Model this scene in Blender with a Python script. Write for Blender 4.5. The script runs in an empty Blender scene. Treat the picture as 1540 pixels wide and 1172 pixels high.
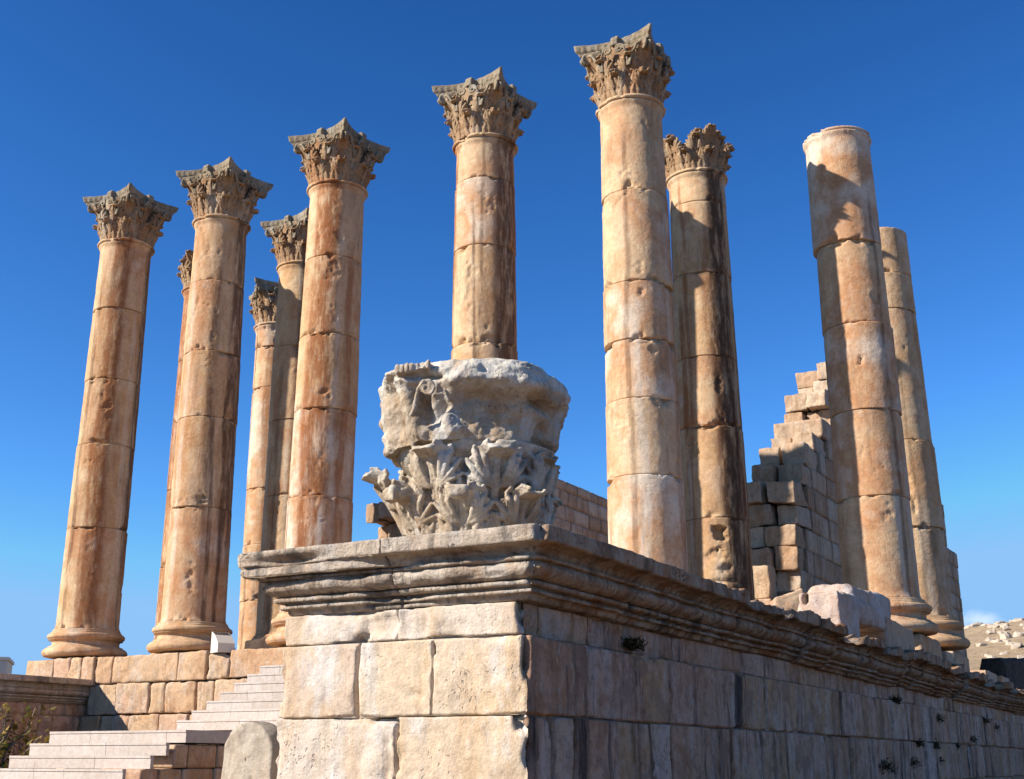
import bpy, math, random
import numpy as np
from mathutils import Matrix, Vector
R = math.radians
S = bpy.context.scene
COL = S.collection
rng = np.random.RandomState(7)

# ------------------------------------------------------------------ camera
CAM = np.array([26.540, -23.389, -2.600])
def look(pitch, roll, yaw):
    pt, rl, yw = R(pitch), R(roll), R(yaw)
    fx, fy = math.sin(yw), math.cos(yw)
    fw = np.array([fx*math.cos(pt), fy*math.cos(pt), math.sin(pt)])
    rt = np.array([fy, -fx, 0.]); up = np.cross(rt, fw)
    r2 = rt*math.cos(rl)+up*math.sin(rl); u2 = -rt*math.sin(rl)+up*math.cos(rl)
    return Matrix(((r2[0], u2[0], -fw[0]), (r2[1], u2[1], -fw[1]), (r2[2], u2[2], -fw[2])))
cd = bpy.data.cameras.new('camera'); co = bpy.data.objects.new('camera', cd); COL.objects.link(co)
co.matrix_world = Matrix.Translation(Vector(CAM)) @ look(16.835, 0.134, -29.552).to_4x4()
cd.sensor_fit = 'HORIZONTAL'; cd.sensor_width = 36; cd.lens = 36*1850.92/1540
cd.clip_start = .1; cd.clip_end = 6000
S.camera = co

# ------------------------------------------------------------------ light
SUN_AZ, SUN_EL = 221.6, 30.0          # bearing from +Y clockwise, elevation
w = bpy.data.worlds.new('World'); S.world = w; w.use_nodes = True
wn, wl = w.node_tree.nodes, w.node_tree.links
bg = wn['Background']; bg.inputs[1].default_value = 0.082
sky = wn.new('ShaderNodeTexSky'); sky.sky_type = 'NISHITA'; sky.sun_disc = False
sky.sun_elevation = R(SUN_EL); sky.sun_rotation = R(SUN_AZ)
sky.altitude = 600; sky.air_density = 1.0; sky.dust_density = 0.25; sky.ozone_density = 3.0
sp_ = wn.new('ShaderNodeSeparateColor'); wl.new(sky.outputs[0], sp_.inputs[0]); hs = wn.new('ShaderNodeCombineColor')
for i_, (ga, ex, mx_) in enumerate(((.30, 2.05, 2.4), (.585, 1.6, 4.8), (.82, 1.48, 8.2))):      # deep clear desert-air blue
    p_ = wn.new('ShaderNodeMath'); p_.operation = 'POWER'; p_.inputs[1].default_value = ex; wl.new(sp_.outputs[i_], p_.inputs[0])
    q_ = wn.new('ShaderNodeMath'); q_.operation = 'MULTIPLY'; q_.inputs[1].default_value = ga; wl.new(p_.outputs[0], q_.inputs[0]); z_ = wn.new('ShaderNodeMath'); z_.operation = 'MINIMUM'; z_.inputs[1].default_value = mx_; wl.new(q_.outputs[0], z_.inputs[0]); wl.new(z_.outputs[0], hs.inputs[i_])
# one small faint cloud low on the right, as a direction on the sky
tc = wn.new('ShaderNodeTexCoord')
cdir = look(16.835, 0.134, -29.552) @ Vector(((1466-770)/1850.9, -(934-586)/1850.9, -1)); cdir.normalize()
mp = wn.new('ShaderNodeVectorMath'); mp.operation = 'SUBTRACT'; mp.inputs[1].default_value = cdir
wl.new(tc.outputs['Generated'], mp.inputs[0])
sc_ = wn.new('ShaderNodeVectorMath'); sc_.operation = 'MULTIPLY'; sc_.inputs[1].default_value = (40, 40, 105)
wl.new(mp.outputs[0], sc_.inputs[0])
ln = wn.new('ShaderNodeVectorMath'); ln.operation = 'LENGTH'; wl.new(sc_.outputs[0], ln.inputs[0])
nz = wn.new('ShaderNodeTexNoise'); nz.inputs['Scale'].default_value = 55; nz.inputs['Detail'].default_value = 5
wl.new(tc.outputs['Generated'], nz.inputs['Vector'])
ad = wn.new('ShaderNodeMath'); ad.operation = 'MULTIPLY_ADD'; ad.inputs[1].default_value = -1.3
ad.inputs[2].default_value = 1.55
wl.new(nz.outputs[0], ad.inputs[0])
ad2 = wn.new('ShaderNodeMath'); ad2.operation = 'ADD'; wl.new(ad.outputs[0], ad2.inputs[0]); wl.new(ln.outputs['Value'], ad2.inputs[1])
cr = wn.new('ShaderNodeMapRange'); cr.inputs[1].default_value = 1.9; cr.inputs[2].default_value = .8
cr.inputs[3].default_value = 0; cr.inputs[4].default_value = .55; cr.interpolation_type = 'SMOOTHSTEP'
wl.new(ad2.outputs[0], cr.inputs[0])
cm = wn.new('ShaderNodeMix'); cm.data_type = 'RGBA'; wl.new(cr.outputs[0], cm.inputs[0])
wl.new(hs.outputs[0], cm.inputs[6]); cm.inputs[7].default_value = (8.5, 9.5, 11.5, 1)
# sky above the view dimmed towards the zenith, added to weaken fill light
sx_ = wn.new('ShaderNodeSeparateXYZ'); wl.new(tc.outputs['Generated'], sx_.inputs[0])
zr_ = wn.new('ShaderNodeMapRange'); zr_.interpolation_type = 'SMOOTHSTEP'; wl.new(sx_.outputs[2], zr_.inputs[0])
for i_, v_ in enumerate((.60, .85, 1., .08)): zr_.inputs[i_+1].default_value = v_
zm_ = wn.new('ShaderNodeVectorMath'); zm_.operation = 'SCALE'; wl.new(cm.outputs[2], zm_.inputs[0]); wl.new(zr_.outputs[0], zm_.inputs['Scale'])
wl.new(zm_.outputs[0], bg.inputs[0])
sd = bpy.data.lights.new('sun', 'SUN'); so = bpy.data.objects.new('sun', sd); COL.objects.link(so)
sd.energy = 5.0; sd.angle = R(.53); sd.color = (1, .93, .82)
sv = Vector((math.sin(R(SUN_AZ))*math.cos(R(SUN_EL)), math.cos(R(SUN_AZ))*math.cos(R(SUN_EL)), math.sin(R(SUN_EL))))
so.rotation_euler = sv.to_track_quat('Z', 'Y').to_euler(); so.location = (0, -40, 40)
S.view_settings.view_transform = 'Standard'; S.view_settings.look = 'None'
S.view_settings.exposure = 0.5; S.view_settings.gamma = 1
S.cycles.max_bounces = 5; S.cycles.diffuse_bounces = 1

# ------------------------------------------------------------------ noise (numpy value noise)
def _hash(i, j, k, s):
    i = i.astype(np.uint32); j = j.astype(np.uint32); k = k.astype(np.uint32)
    h = i*np.uint32(374761393)+j*np.uint32(668265263)+k*np.uint32(2147483647)+np.uint32((s*1274126177) & 0xffffffff)
    h = (h ^ (h >> np.uint32(13)))*np.uint32(1274126177)
    h = h ^ (h >> np.uint32(16)); h = h*np.uint32(2246822519); h = h ^ (h >> np.uint32(15))
    return h.astype(np.float64)/4294967295.0*2-1
def vnoise(P, s=0):
    f0 = np.floor(P); f = P-f0; i = f0.astype(np.int64); u = f*f*f*(f*(f*6-15)+10)
    r = 0
    for a in (0, 1):
        for b in (0, 1):
            for c in (0, 1):
                wgt = (u[:, 0] if a else 1-u[:, 0])*(u[:, 1] if b else 1-u[:, 1])*(u[:, 2] if c else 1-u[:, 2])
                r = r+wgt*_hash(i[:, 0]+a, i[:, 1]+b, i[:, 2]+c, s)
    return r
def fbm(P, scale=1., octv=4, s=0, gain=.5):
    P = np.asarray(P, float)*scale; a = 1.; r = np.zeros(len(P)); t = 0
    for o in range(octv):
        r += a*vnoise(P+o*17.3, s+o*11); t += a; a *= gain; P = P*2.03
    return r/t*1.6
def sstep(x, a, b):
    t = np.clip((x-a)/(b-a), 0, 1); return t*t*(3-2*t)

# ------------------------------------------------------------------ mesh helpers
class MB:
    def __init__(s): s.v = []; s.f = []; s.t = []; s.n = 0
    def add(s, v, f, tint=.5):
        v = np.asarray(v, float)
        if isinstance(f, list) and len(set(map(len, f))) > 1: return add_mixed(s, v, f, tint)
        s.v.append(v); s.f.append(np.asarray(f, np.int64)+s.n)
        s.t.append(np.full(len(v), tint) if np.isscalar(tint) else np.asarray(tint, float)); s.n += len(v)
    def build(s, name, mat, parent=None, smooth=True, loc=(0, 0, 0), sub_angle=None):
        v = np.concatenate(s.v); L = np.asarray(loc, float)
        if parent is not None: L = np.asarray(parent_world(parent))
        me = bpy.data.meshes.new(name)
        v = v-L
        fl = []
        for f in s.f: fl += f.tolist()
        me.from_pydata(v.tolist(), [], fl)
        a = me.attributes.new('tint', 'FLOAT', 'POINT'); a.data.foreach_set('value', np.concatenate(s.t).astype(np.float32))
        me.materials.append(mat)
        me.polygons.foreach_set('use_smooth', [smooth]*len(me.polygons))
        me.update()
        o = bpy.data.objects.new(name, me); COL.objects.link(o)
        if parent is not None: o.parent = parent
        else: o.location = L
        return o
def parent_world(p):
    L = Vector((0, 0, 0))
    while p is not None: L = L+p.location; p = p.parent
    return L
def empty(name, loc, label=None, cat=None, group=None, kind=None):
    o = bpy.data.objects.new(name, None); COL.objects.link(o); o.location = loc; o.empty_display_size = .3
    tag(o, label, cat, group, kind); return o
def tag(o, label=None, cat=None, group=None, kind=None):
    if label: o['label'] = label
    if cat: o['category'] = cat
    if group: o['group'] = group
    if kind: o['kind'] = kind
    elif cat: o['kind'] = 'thing'
    return o
def gridf(n, m, wrap_n=False, off=0, flip=False):
    """faces of an n x m vertex grid (index i*m+j)"""
    i = np.arange(n if wrap_n else n-1); j = np.arange(m-1)
    I, J = np.meshgrid(i, j, indexing='ij'); I2 = (I+1) % n
    q = np.stack([I*m+J, I2*m+J, I2*m+J+1, I*m+J+1], -1).reshape(-1, 4)+off
    return q[:, ::-1] if flip else q

def rough_block(c, size, cell=.08, r=.03, amp=.012, seed=0, rot=0., big=0., tilt=(0, 0)):
    """weathered ashlar: box with worn rounded arrises and noisy faces; c = centre"""
    h = np.array(size, float)/2; n = np.maximum(2, np.minimum(40, np.round(2*h/cell).astype(int)))
    lin = []
    for a in range(3):
        t = np.linspace(-1, 1, n[a]+1)
        t = np.sign(t)*(1-(1-np.abs(t))**1.25)      # crowd towards the edges
        lin.append(np.round(t*h[a], 5))
    idx = {}; V = []; F = []
    faces = []
    for ax in range(3):
        b, c2 = (ax+1) % 3, (ax+2) % 3
        for sg in (-1, 1):
            B, C = np.meshgrid(lin[b], lin[c2], indexing='ij')
            P = np.zeros((B.size, 3)); P[:, ax] = sg*h[ax]; P[:, b] = B.ravel(); P[:, c2] = C.ravel()
            F.append(gridf(len(lin[b]), len(lin[c2]), flip=(sg < 0))+sum(len(x) for x in V)); V.append(P)
    V = np.concatenate(V); F = np.concatenate(F)
    key = np.round(V, 4); u, inv = np.unique(key, axis=0, return_inverse=True); V = u; F = inv.ravel()[F]
    so_ = np.array([seed*3.7, seed*1.3, seed*7.9])
    W = V+so_
    rr = r*(1+.9*fbm(W, 3.1, 3, seed))[:, None]
    rr = np.clip(rr, .004, min(h)*.6)
    inner = np.clip(V, -(h-rr), h-rr); d = V-inner; L = np.linalg.norm(d, axis=1, keepdims=True)+1e-9
    V2 = inner+d/L*rr
    # keep face points where d is zero-length in-plane
    nrm = d/L
    V2 = V2+nrm*(amp*fbm(W, 5.5, 4, seed+1))[:, None]
    if big:
        V2 += np.stack([fbm(W, 1.1, 2, seed+5), fbm(W, 1.1, 2, seed+6), fbm(W, 1.1, 2, seed+7)], 1)*big
    ca, sa = math.cos(rot), math.sin(rot)
    tx, ty = tilt
    V2[:, 2] += V2[:, 0]*tx+V2[:, 1]*ty
    V2 = np.stack([V2[:, 0]*ca-V2[:, 1]*sa, V2[:, 0]*sa+V2[:, 1]*ca, V2[:, 2]], 1)+np.array(c)
    return V2, F

# ------------------------------------------------------------------ materials
def stone(name, cols, streak=.4, dark=(.06, .055, .05), pale=(.75, .72, .68), pale_amt=.2, patch=.35,
          bump=.5, crack=.4, pit=.5, rough=.9, tint_amt=1., rust=None, rust_amt=0., vein=1.0, lich_scale=1.3, bands=None, blockwise=False, mott=.4, bdist=.05, sfreq=(3.4, .25), rfreq=(2.2, .45)):
    m = bpy.data.materials.new(name); m.use_nodes = True; N, Lk = m.node_tree.nodes, m.node_tree.links
    bs = N['Principled BSDF']; bs.inputs['Roughness'].default_value = rough
    bs.inputs['Specular IOR Level'].default_value = .18
    geo = N.new('ShaderNodeNewGeometry')
    POS = geo.outputs['Position']
    if blockwise:       # every stone gets its own piece of the pattern
        a0 = N.new('ShaderNodeAttribute'); a0.attribute_name = 'tint'
        v0 = N.new('ShaderNodeVectorMath'); v0.operation = 'SCALE'; v0.inputs[0].default_value = (41., 33., 27.); Lk.new(a0.outputs['Fac'], v0.inputs['Scale'])
        v1 = N.new('ShaderNodeVectorMath'); v1.operation = 'ADD'; Lk.new(POS, v1.inputs[0]); Lk.new(v0.outputs[0], v1.inputs[1]); POS = v1.outputs[0]
    def noise(scale, det=5, vec=None, rgh=.55, dist=0.):
        n = N.new('ShaderNodeTexNoise'); n.inputs['Scale'].default_value = scale; n.inputs['Detail'].default_value = det
        n.inputs['Roughness'].default_value = rgh; n.inputs['Distortion'].default_value = dist
        Lk.new(vec or POS, n.inputs['Vector']); return n.outputs[0]
    def mapv(sx, sy, sz, off=0):
        v = N.new('ShaderNodeMapping'); v.inputs['Scale'].default_value = (sx, sy, sz); v.inputs['Location'].default_value = (off, off*1.7, 0)
        Lk.new(POS, v.inputs['Vector']); return v.outputs[0]
    def rng_(x, a, b, c=0., d=1.):
        r = N.new('ShaderNodeMapRange'); r.interpolation_type = 'SMOOTHSTEP'
        for i, q in enumerate((a, b, c, d)): r.inputs[i+1].default_value = q
        Lk.new(x, r.inputs[0]); return r.outputs[0]
    def mul(a, b):
        q = N.new('ShaderNodeMath'); q.operation = 'MULTIPLY'
        for i, x in enumerate((a, b)):
            if isinstance(x, (int, float)): q.inputs[i].default_value = x
            else: Lk.new(x, q.inputs[i])
        return q.outputs[0]
    def mix(fac, a, b, mode='MIX'):
        q = N.new('ShaderNodeMix'); q.data_type = 'RGBA'; q.blend_type = mode
        if isinstance(fac, (int, float)): q.inputs[0].default_value = fac
        else: Lk.new(fac, q.inputs[0])
        for i, x in ((6, a), (7, b)):
            if isinstance(x, tuple): q.inputs[i].default_value = (*x[:3], 1)
            else: Lk.new(x, q.inputs[i])
        return q.outputs[2]
    at = N.new('ShaderNodeAttribute'); at.attribute_name = 'tint'
    # base: ramp over block tint + broad noise
    ad = N.new('ShaderNodeMath'); ad.operation = 'MULTIPLY_ADD'; ad.inputs[1].default_value = 1.3; 
    Lk.new(noise(.9, 4), ad.inputs[0])
    sb = N.new('ShaderNodeMath'); sb.operation = 'MULTIPLY_ADD'; sb.inputs[1].default_value = tint_amt; sb.inputs[2].default_value = -.65-.5*(tint_amt-1)
    Lk.new(at.outputs['Fac'], sb.inputs[0]); Lk.new(sb.outputs[0], ad.inputs[2])
    cr = N.new('ShaderNodeValToRGB'); Lk.new(ad.outputs[0], cr.inputs[0])
    e = cr.color_ramp.elements; n = len(cols)
    e[0].position = 0.1; e[0].color = (*cols[0], 1); e[1].position = .9; e[1].color = (*cols[-1], 1)
    for i in range(1, n-1):
        q = e.new(.1+.8*i/(n-1)); q.color = (*cols[i], 1)
    c = cr.outputs[0]
    if rust:
        rs = rng_(noise(1., 5, mapv(rfreq[0], rfreq[0], rfreq[1], 3), .66, .4), .48, .64)
        c = mix(mul(rs, rust_amt), c, rust)
    # pale lime bloom patches
    c = mix(mul(rng_(noise(1., 6, mapv(2.2, 2.2, .8, 9), .62), .52, .66), pale_amt), c, pale)
    if bands:       # run-off stains and painted shade-side bands of each shaft, stored with the mesh
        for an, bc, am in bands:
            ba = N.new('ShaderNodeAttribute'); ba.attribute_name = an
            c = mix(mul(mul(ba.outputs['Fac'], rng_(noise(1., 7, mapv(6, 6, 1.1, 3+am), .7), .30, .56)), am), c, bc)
    # mineral mottling
    c = mix(mul(rng_(noise(4.5, 9, None, .74), .47, .60), mott), c, mix(1., c, (.60, .50, .44), 'MULTIPLY'))
    c = mix(mul(rng_(noise(9., 8, mapv(1, 1, .45, 13), .75), .55, .63), mott), c, pale)
    c = mix(rng_(noise(14, 6, None, .7), .35, .7, 0, .28), c, mix(1., c, (.45, .42, .4), 'MULTIPLY'))
    # vertical run-off streaks
    st = mul(rng_(noise(1., 5, mapv(sfreq[0], sfreq[0], sfreq[1], 1), .68, .3), .50, .66), rng_(noise(.8, 3, mapv(1, 1, .6, 5)), .38, .6))
    c = mix(mul(st, streak), c, dark)
    s2 = mul(rng_(noise(1., 7, mapv(sfreq[0]*2.6, sfreq[0]*2.6, sfreq[1]*1.3, 61), .72, .2), .55, .63), rng_(noise(.9, 4, mapv(1, 1, .8, 71)), .42, .56))
    c = mix(mul(s2, streak*.8), c, tuple(q*1.6 for q in dark))
    # lichen / soot patches
    lp = mul(rng_(noise(lich_scale, 7, None, .68), .53, .66), patch)
    c = mix(lp, c, tuple(.5*a+.5*b for a, b in zip(dark, cols[0])))
    # fine speckle
    c = mix(rng_(noise(60, 3, None, .6), .35, .65, 0, .22), c, mix(1., c, (.5, .46, .42), 'MULTIPLY'))
    # cracks
    vo = N.new('ShaderNodeTexVoronoi'); vo.feature = 'DISTANCE_TO_EDGE'; vo.inputs['Scale'].default_value = 1.7*vein
    wv = N.new('ShaderNodeVectorMath'); wv.operation = 'ADD'
    nn = N.new('ShaderNodeTexNoise'); nn.inputs['Scale'].default_value = 3.; nn.inputs['Detail'].default_value = 6
    Lk.new(POS, nn.inputs['Vector']); 
    sv_ = N.new('ShaderNodeVectorMath'); sv_.operation = 'SCALE'; sv_.inputs['Scale'].default_value = .55
    Lk.new(nn.outputs[1], sv_.inputs[0]); Lk.new(sv_.outputs[0], wv.inputs[0]); Lk.new(POS, wv.inputs[1])
    Lk.new(wv.outputs[0], vo.inputs['Vector'])
    ck = mul(rng_(vo.outputs['Distance'], .0, .007, 1, 0), mul(rng_(noise(.7, 3, mapv(1, 1, 1, 21)), .5, .6), crack))
    c = mix(ck, c, dark)
    # pits
    pn = N.new('ShaderNodeTexVoronoi'); pn.inputs['Scale'].default_value = 16; Lk.new(wv.outputs[0], pn.inputs['Vector'])
    pt = mul(rng_(pn.outputs['Distance'], .10, .28, 1, 0), mul(rng_(noise(1.6, 3, mapv(1, 1, 1, 31)), .5, .62), pit))
    c = mix(mul(pt, .55), c, dark)
    Lk.new(c, bs.inputs['Base Color'])
    # bump
    h1 = noise(7, 8, None, .72); h2 = noise(45, 4, None, .6)
    a1 = N.new('ShaderNodeMath'); a1.operation = 'MULTIPLY_ADD'; a1.inputs[1].default_value = .22; Lk.new(h2, a1.inputs[0]); Lk.new(h1, a1.inputs[2])
    a2 = N.new('ShaderNodeMath'); a2.operation = 'SUBTRACT'; Lk.new(a1.outputs[0], a2.inputs[0]); Lk.new(mul(pt, .5), a2.inputs[1])
    a3 = N.new('ShaderNodeMath'); a3.operation = 'SUBTRACT'; Lk.new(a2.outputs[0], a3.inputs[0]); Lk.new(mul(ck, .6), a3.inputs[1])
    bp = N.new('ShaderNodeBump'); bp.inputs['Strength'].default_value = bump; bp.inputs['Distance'].default_value = bdist
    Lk.new(a3.outputs[0], bp.inputs['Height']); Lk.new(bp.outputs[0], bs.inputs['Normal'])
    return m
def plain(name, col, rough=.8, noise_amt=.2, scale=8):
    m = bpy.data.materials.new(name); m.use_nodes = True; N, Lk = m.node_tree.nodes, m.node_tree.links
    bs = N['Principled BSDF']; bs.inputs['Roughness'].default_value = rough; bs.inputs['Specular IOR Level'].default_value = .2
    n = N.new('ShaderNodeTexNoise'); n.inputs['Scale'].default_value = scale; n.inputs['Detail'].default_value = 6
    g = N.new('ShaderNodeNewGeometry'); Lk.new(g.outputs['Position'], n.inputs['Vector'])
    q = N.new('ShaderNodeMix'); q.data_type = 'RGBA'; Lk.new(n.outputs[0], q.inputs[0])
    q.inputs[6].default_value = (*[x*(1-noise_amt) for x in col], 1); q.inputs[7].default_value = (*[min(1, x*(1+noise_amt)) for x in col], 1)
    Lk.new(q.outputs[2], bs.inputs['Base Color']); return m

M = {}
M['column'] = stone('column_stone', [(.72, .47, .29), (.71, .44, .23), (.81, .58, .36), (.69, .38, .20), (.86, .70, .54)],
                    streak=.35, dark=(.12, .07, .045), pale=(.82, .68, .53), pale_amt=.25, patch=.14, mott=.22, bands=[('rust_shade', (.36, .125, .04), .9), ('paleb', (.84, .74, .62), .7), ('soot_shade', (.11, .058, .036), .92)], rust=(.42, .155, .055), rust_amt=.22, bump=.5, pit=.6, crack=.3, tint_amt=.7, blockwise=True, rfreq=(1.7, .55), sfreq=(2.6, .4))
M['capital'] = stone('capital_stone', [(.38, .25, .15), (.46, .30, .17), (.56, .41, .27)], streak=.35, dark=(.07, .062, .05),
                     pale=(.62, .54, .42), pale_amt=.6, patch=.6, rust=(.42, .17, .06), rust_amt=.5, bump=.5, crack=.2)
M['abacus'] = stone('abacus_stone', [(.28, .23, .16), (.40, .32, .22), (.48, .40, .29)], streak=.4, dark=(.05, .048, .04),
                    pale=(.5, .48, .42), pale_amt=.5, patch=.8, bump=.7, crack=.1, lich_scale=3.5)
M['ashlar'] = stone('ashlar_stone', [(.72, .56, .43), (.76, .60, .42), (.78, .62, .45), (.76, .65, .54)], streak=.25, dark=(.24, .18, .13),
                    pale=(.82, .77, .73), pale_amt=.8, patch=.16, blockwise=True, rust=(.66, .40, .18), rust_amt=.4, bump=.6, crack=.2, pit=1., mott=.25, bdist=.05)
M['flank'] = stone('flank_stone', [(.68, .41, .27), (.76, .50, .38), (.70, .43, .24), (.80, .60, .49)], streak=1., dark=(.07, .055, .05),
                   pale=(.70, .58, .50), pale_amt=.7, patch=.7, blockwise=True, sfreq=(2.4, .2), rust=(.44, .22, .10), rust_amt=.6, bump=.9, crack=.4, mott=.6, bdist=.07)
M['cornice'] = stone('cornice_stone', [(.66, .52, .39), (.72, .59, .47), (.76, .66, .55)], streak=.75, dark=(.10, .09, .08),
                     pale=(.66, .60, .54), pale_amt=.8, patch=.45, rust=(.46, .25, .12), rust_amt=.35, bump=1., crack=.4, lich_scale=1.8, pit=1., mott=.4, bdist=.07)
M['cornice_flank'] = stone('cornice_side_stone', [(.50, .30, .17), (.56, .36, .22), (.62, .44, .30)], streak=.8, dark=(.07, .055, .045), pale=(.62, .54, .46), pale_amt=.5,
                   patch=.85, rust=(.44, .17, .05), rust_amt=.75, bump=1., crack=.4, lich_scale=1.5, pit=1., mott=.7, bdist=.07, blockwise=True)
M['white'] = stone('weathered_capital_stone', [(.46, .34, .23), (.72, .61, .47), (.82, .77, .68)], streak=.15, dark=(.14, .12, .10),
                   pale=(.76, .74, .70), pale_amt=.7, patch=.7, rust=(.46, .28, .14), rust_amt=.55, bump=.7, crack=.2, lich_scale=2.0, pit=.7, mott=.35, bdist=.06)
M['block'] = stone('rubble_stone', [(.68, .42, .25), (.74, .49, .30), (.78, .57, .38), (.70, .45, .31)], streak=.3, dark=(.14, .10, .07),
                   pale=(.74, .66, .58), pale_amt=.4, patch=.35, blockwise=True, rust=(.55, .30, .14), rust_amt=.4, bump=.8, crack=.4, pit=.8)
M['cella'] = stone('cella_stone', [(.56, .36, .22), (.66, .46, .31), (.72, .56, .41)], streak=.35, dark=(.12, .08, .06),
                   pale=(.70, .62, .53), pale_amt=.4, patch=.3, blockwise=True, rust=(.48, .24, .12), rust_amt=.5, bump=.7, crack=.3)
M['pink'] = stone('pink_limestone', [(.64, .47, .38), (.70, .55, .46), (.68, .53, .44)], streak=.1, dark=(.3, .2, .15),
                  pale=(.80, .75, .71), pale_amt=.6, patch=.1, rust=(.62, .40, .24), rust_amt=.35, bump=.8, crack=.3)
M['step'] = stone('new_cut_limestone', [(.66, .55, .47), (.69, .58, .51), (.72, .62, .55)], streak=.04, dark=(.4, .32, .27),
                  pale=(.74, .68, .63), pale_amt=.4, patch=.1, bump=.3, crack=0, pit=.3, mott=.15, blockwise=True)
M['dark'] = stone('dark_brown_stone', [(.10, .07, .055), (.16, .11, .085)], streak=.5, dark=(.03, .03, .03), pale=(.25, .2, .17), pale_amt=.2, patch=.5, bump=.8)  # dark brown stone for the dark loose blocks
M['grey'] = stone('grey_lichened_stone', [(.52, .45, .37), (.60, .51, .41), (.70, .55, .42)], streak=.3, dark=(.16, .14, .12), pale=(.62, .55, .48),
                  pale_amt=.6, patch=.3, rust=(.5, .34, .22), rust_amt=.4, bump=.8)
M['soil'] = stone('dry_soil', [(.20, .125, .07), (.23, .145, .08), (.26, .17, .10)], streak=0, dark=(.2, .15, .1), pale=(.34, .26, .18),
                  pale_amt=.4, patch=.2, bump=1., crack=0, pit=0, tint_amt=0.)
M['pave'] = stone('trodden_earth_paving', [(.17, .11, .07), (.20, .13, .08), (.23, .155, .10)], streak=0, dark=(.1, .07, .05), pale=(.30, .22, .16),
                  pale_amt=.4, patch=.3, bump=1., crack=.3, pit=0)
def hill_mat():
    m = plain('dry_grass_slope', (.46, .34, .22), .95, .25, .06)
    N, Lk = m.node_tree.nodes, m.node_tree.links
    g = N.new('ShaderNodeNewGeometry'); n = N.new('ShaderNodeTexNoise'); n.inputs['Scale'].default_value = .9; n.inputs['Detail'].default_value = 8
    n.inputs['Roughness'].default_value = .7; Lk.new(g.outputs['Position'], n.inputs['Vector'])
    b = N.new('ShaderNodeBump'); b.inputs['Strength'].default_value = .9; b.inputs['Distance'].default_value = .5
    Lk.new(n.outputs[0], b.inputs['Height']); Lk.new(b.outputs[0], N['Principled BSDF'].inputs['Normal'])
    q = [x for x in N if x.type == 'MIX'][0]; r = N.new('ShaderNodeMix'); r.data_type = 'RGBA'
    Lk.new(q.outputs[2], r.inputs[6]); r.inputs[7].default_value = (.30, .20, .12, 1)
    mr = N.new('ShaderNodeMapRange'); mr.inputs[1].default_value = .45; mr.inputs[2].default_value = .7; Lk.new(n.outputs[0], mr.inputs[0])
    Lk.new(mr.outputs[0], r.inputs[0]); Lk.new(r.outputs[2], N['Principled BSDF'].inputs['Base Color']); return m
M['hill'] = hill_mat()
M['rock'] = plain('pale_field_rock', (.52, .43, .34), .95, .3, 1.5)
M['paint'] = plain('cream_painted_metal', (.74, .68, .58), .5, .06, 20)
M['glass'] = plain('dark_glass', (.05, .05, .055), .15, .1, 3)
M['render'] = plain('pale_wall_render', (.66, .58, .48), .9, .08, 1)
M['metal'] = plain('weathered_wire', (.25, .25, .26), .5, .1, 5)
M['bark'] = plain('grey_bark', (.24, .19, .14), .9, .3, 20)
def leaf_mat(name, c1, c2):
    m = plain(name, c1, .6, .2, 5); N, Lk = m.node_tree.nodes, m.node_tree.links
    at = N.new('ShaderNodeAttribute'); at.attribute_name = 'tint'
    r = N.new('ShaderNodeMix'); r.data_type = 'RGBA'; Lk.new(at.outputs['Fac'], r.inputs[0])
    r.inputs[6].default_value = (*c1, 1); r.inputs[7].default_value = (*c2, 1)
    bs = N['Principled BSDF']; Lk.new(r.outputs[2], bs.inputs['Base Color'])
    tr = N.new('ShaderNodeBsdfTranslucent'); Lk.new(r.outputs[2], tr.inputs[0])
    ms = N.new('ShaderNodeMixShader'); ms.inputs[0].default_value = .3
    Lk.new(bs.outputs[0], ms.inputs[1]); Lk.new(tr.outputs[0], ms.inputs[2]); Lk.new(ms.outputs[0], N['Material Output'].inputs[0]); return m
M['leaf'] = leaf_mat('olive_yellow_leaves', (.12, .14, .03), (.42, .28, .07))
M['weed'] = leaf_mat('dark_weed_leaves', (.05, .055, .025), (.12, .09, .045))

# ------------------------------------------------------------------ ground, hill
def gfun(x, y):
    d = np.hypot(x-15, y)
    z = -4.3+0*x
    u = (x*math.sin(R(-8))+y*math.cos(R(-8)))        # distance towards the ridge
    rise = sstep(u, 70, 210)*24.0
    lat = sstep(x, -160, 20)*1.0
    z = z+rise*(.18+.82*lat)+sstep(x, -40, 60)*sstep(u, 60, 200)*4
    return z
def ground():
    xs = np.concatenate([np.linspace(-3000, -200, 12), np.linspace(-170, 250, 150), np.linspace(300, 3000, 12)])
    ys = np.concatenate([np.linspace(-3000, -100, 12), np.linspace(-80, 260, 140), np.linspace(300, 3000, 12)])
    X, Y = np.meshgrid(xs, ys, indexing='ij'); x, y = X.ravel(), Y.ravel()
    z = gfun(x, y)+fbm(np.stack([x, y, 0*x], 1), .05, 4, 3)*sstep(y, 50, 120)*1.2
    near = gridf(len(xs), len(ys))
    V = np.stack([x, y, z], 1)
    cen = V[near].mean(1)
    hm = cen[:, 1] > 62
    for nm, mk, mt in (('ground', ~hm, M['soil']), ('hillside', hm, M['hill'])):
        f = near[mk]; u, inv = np.unique(f, return_inverse=True)
        b = MB(); b.add(V[u], inv.reshape(f.shape), .5); o = b.build(nm, mt); tag(o, kind='structure')
ground()

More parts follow.
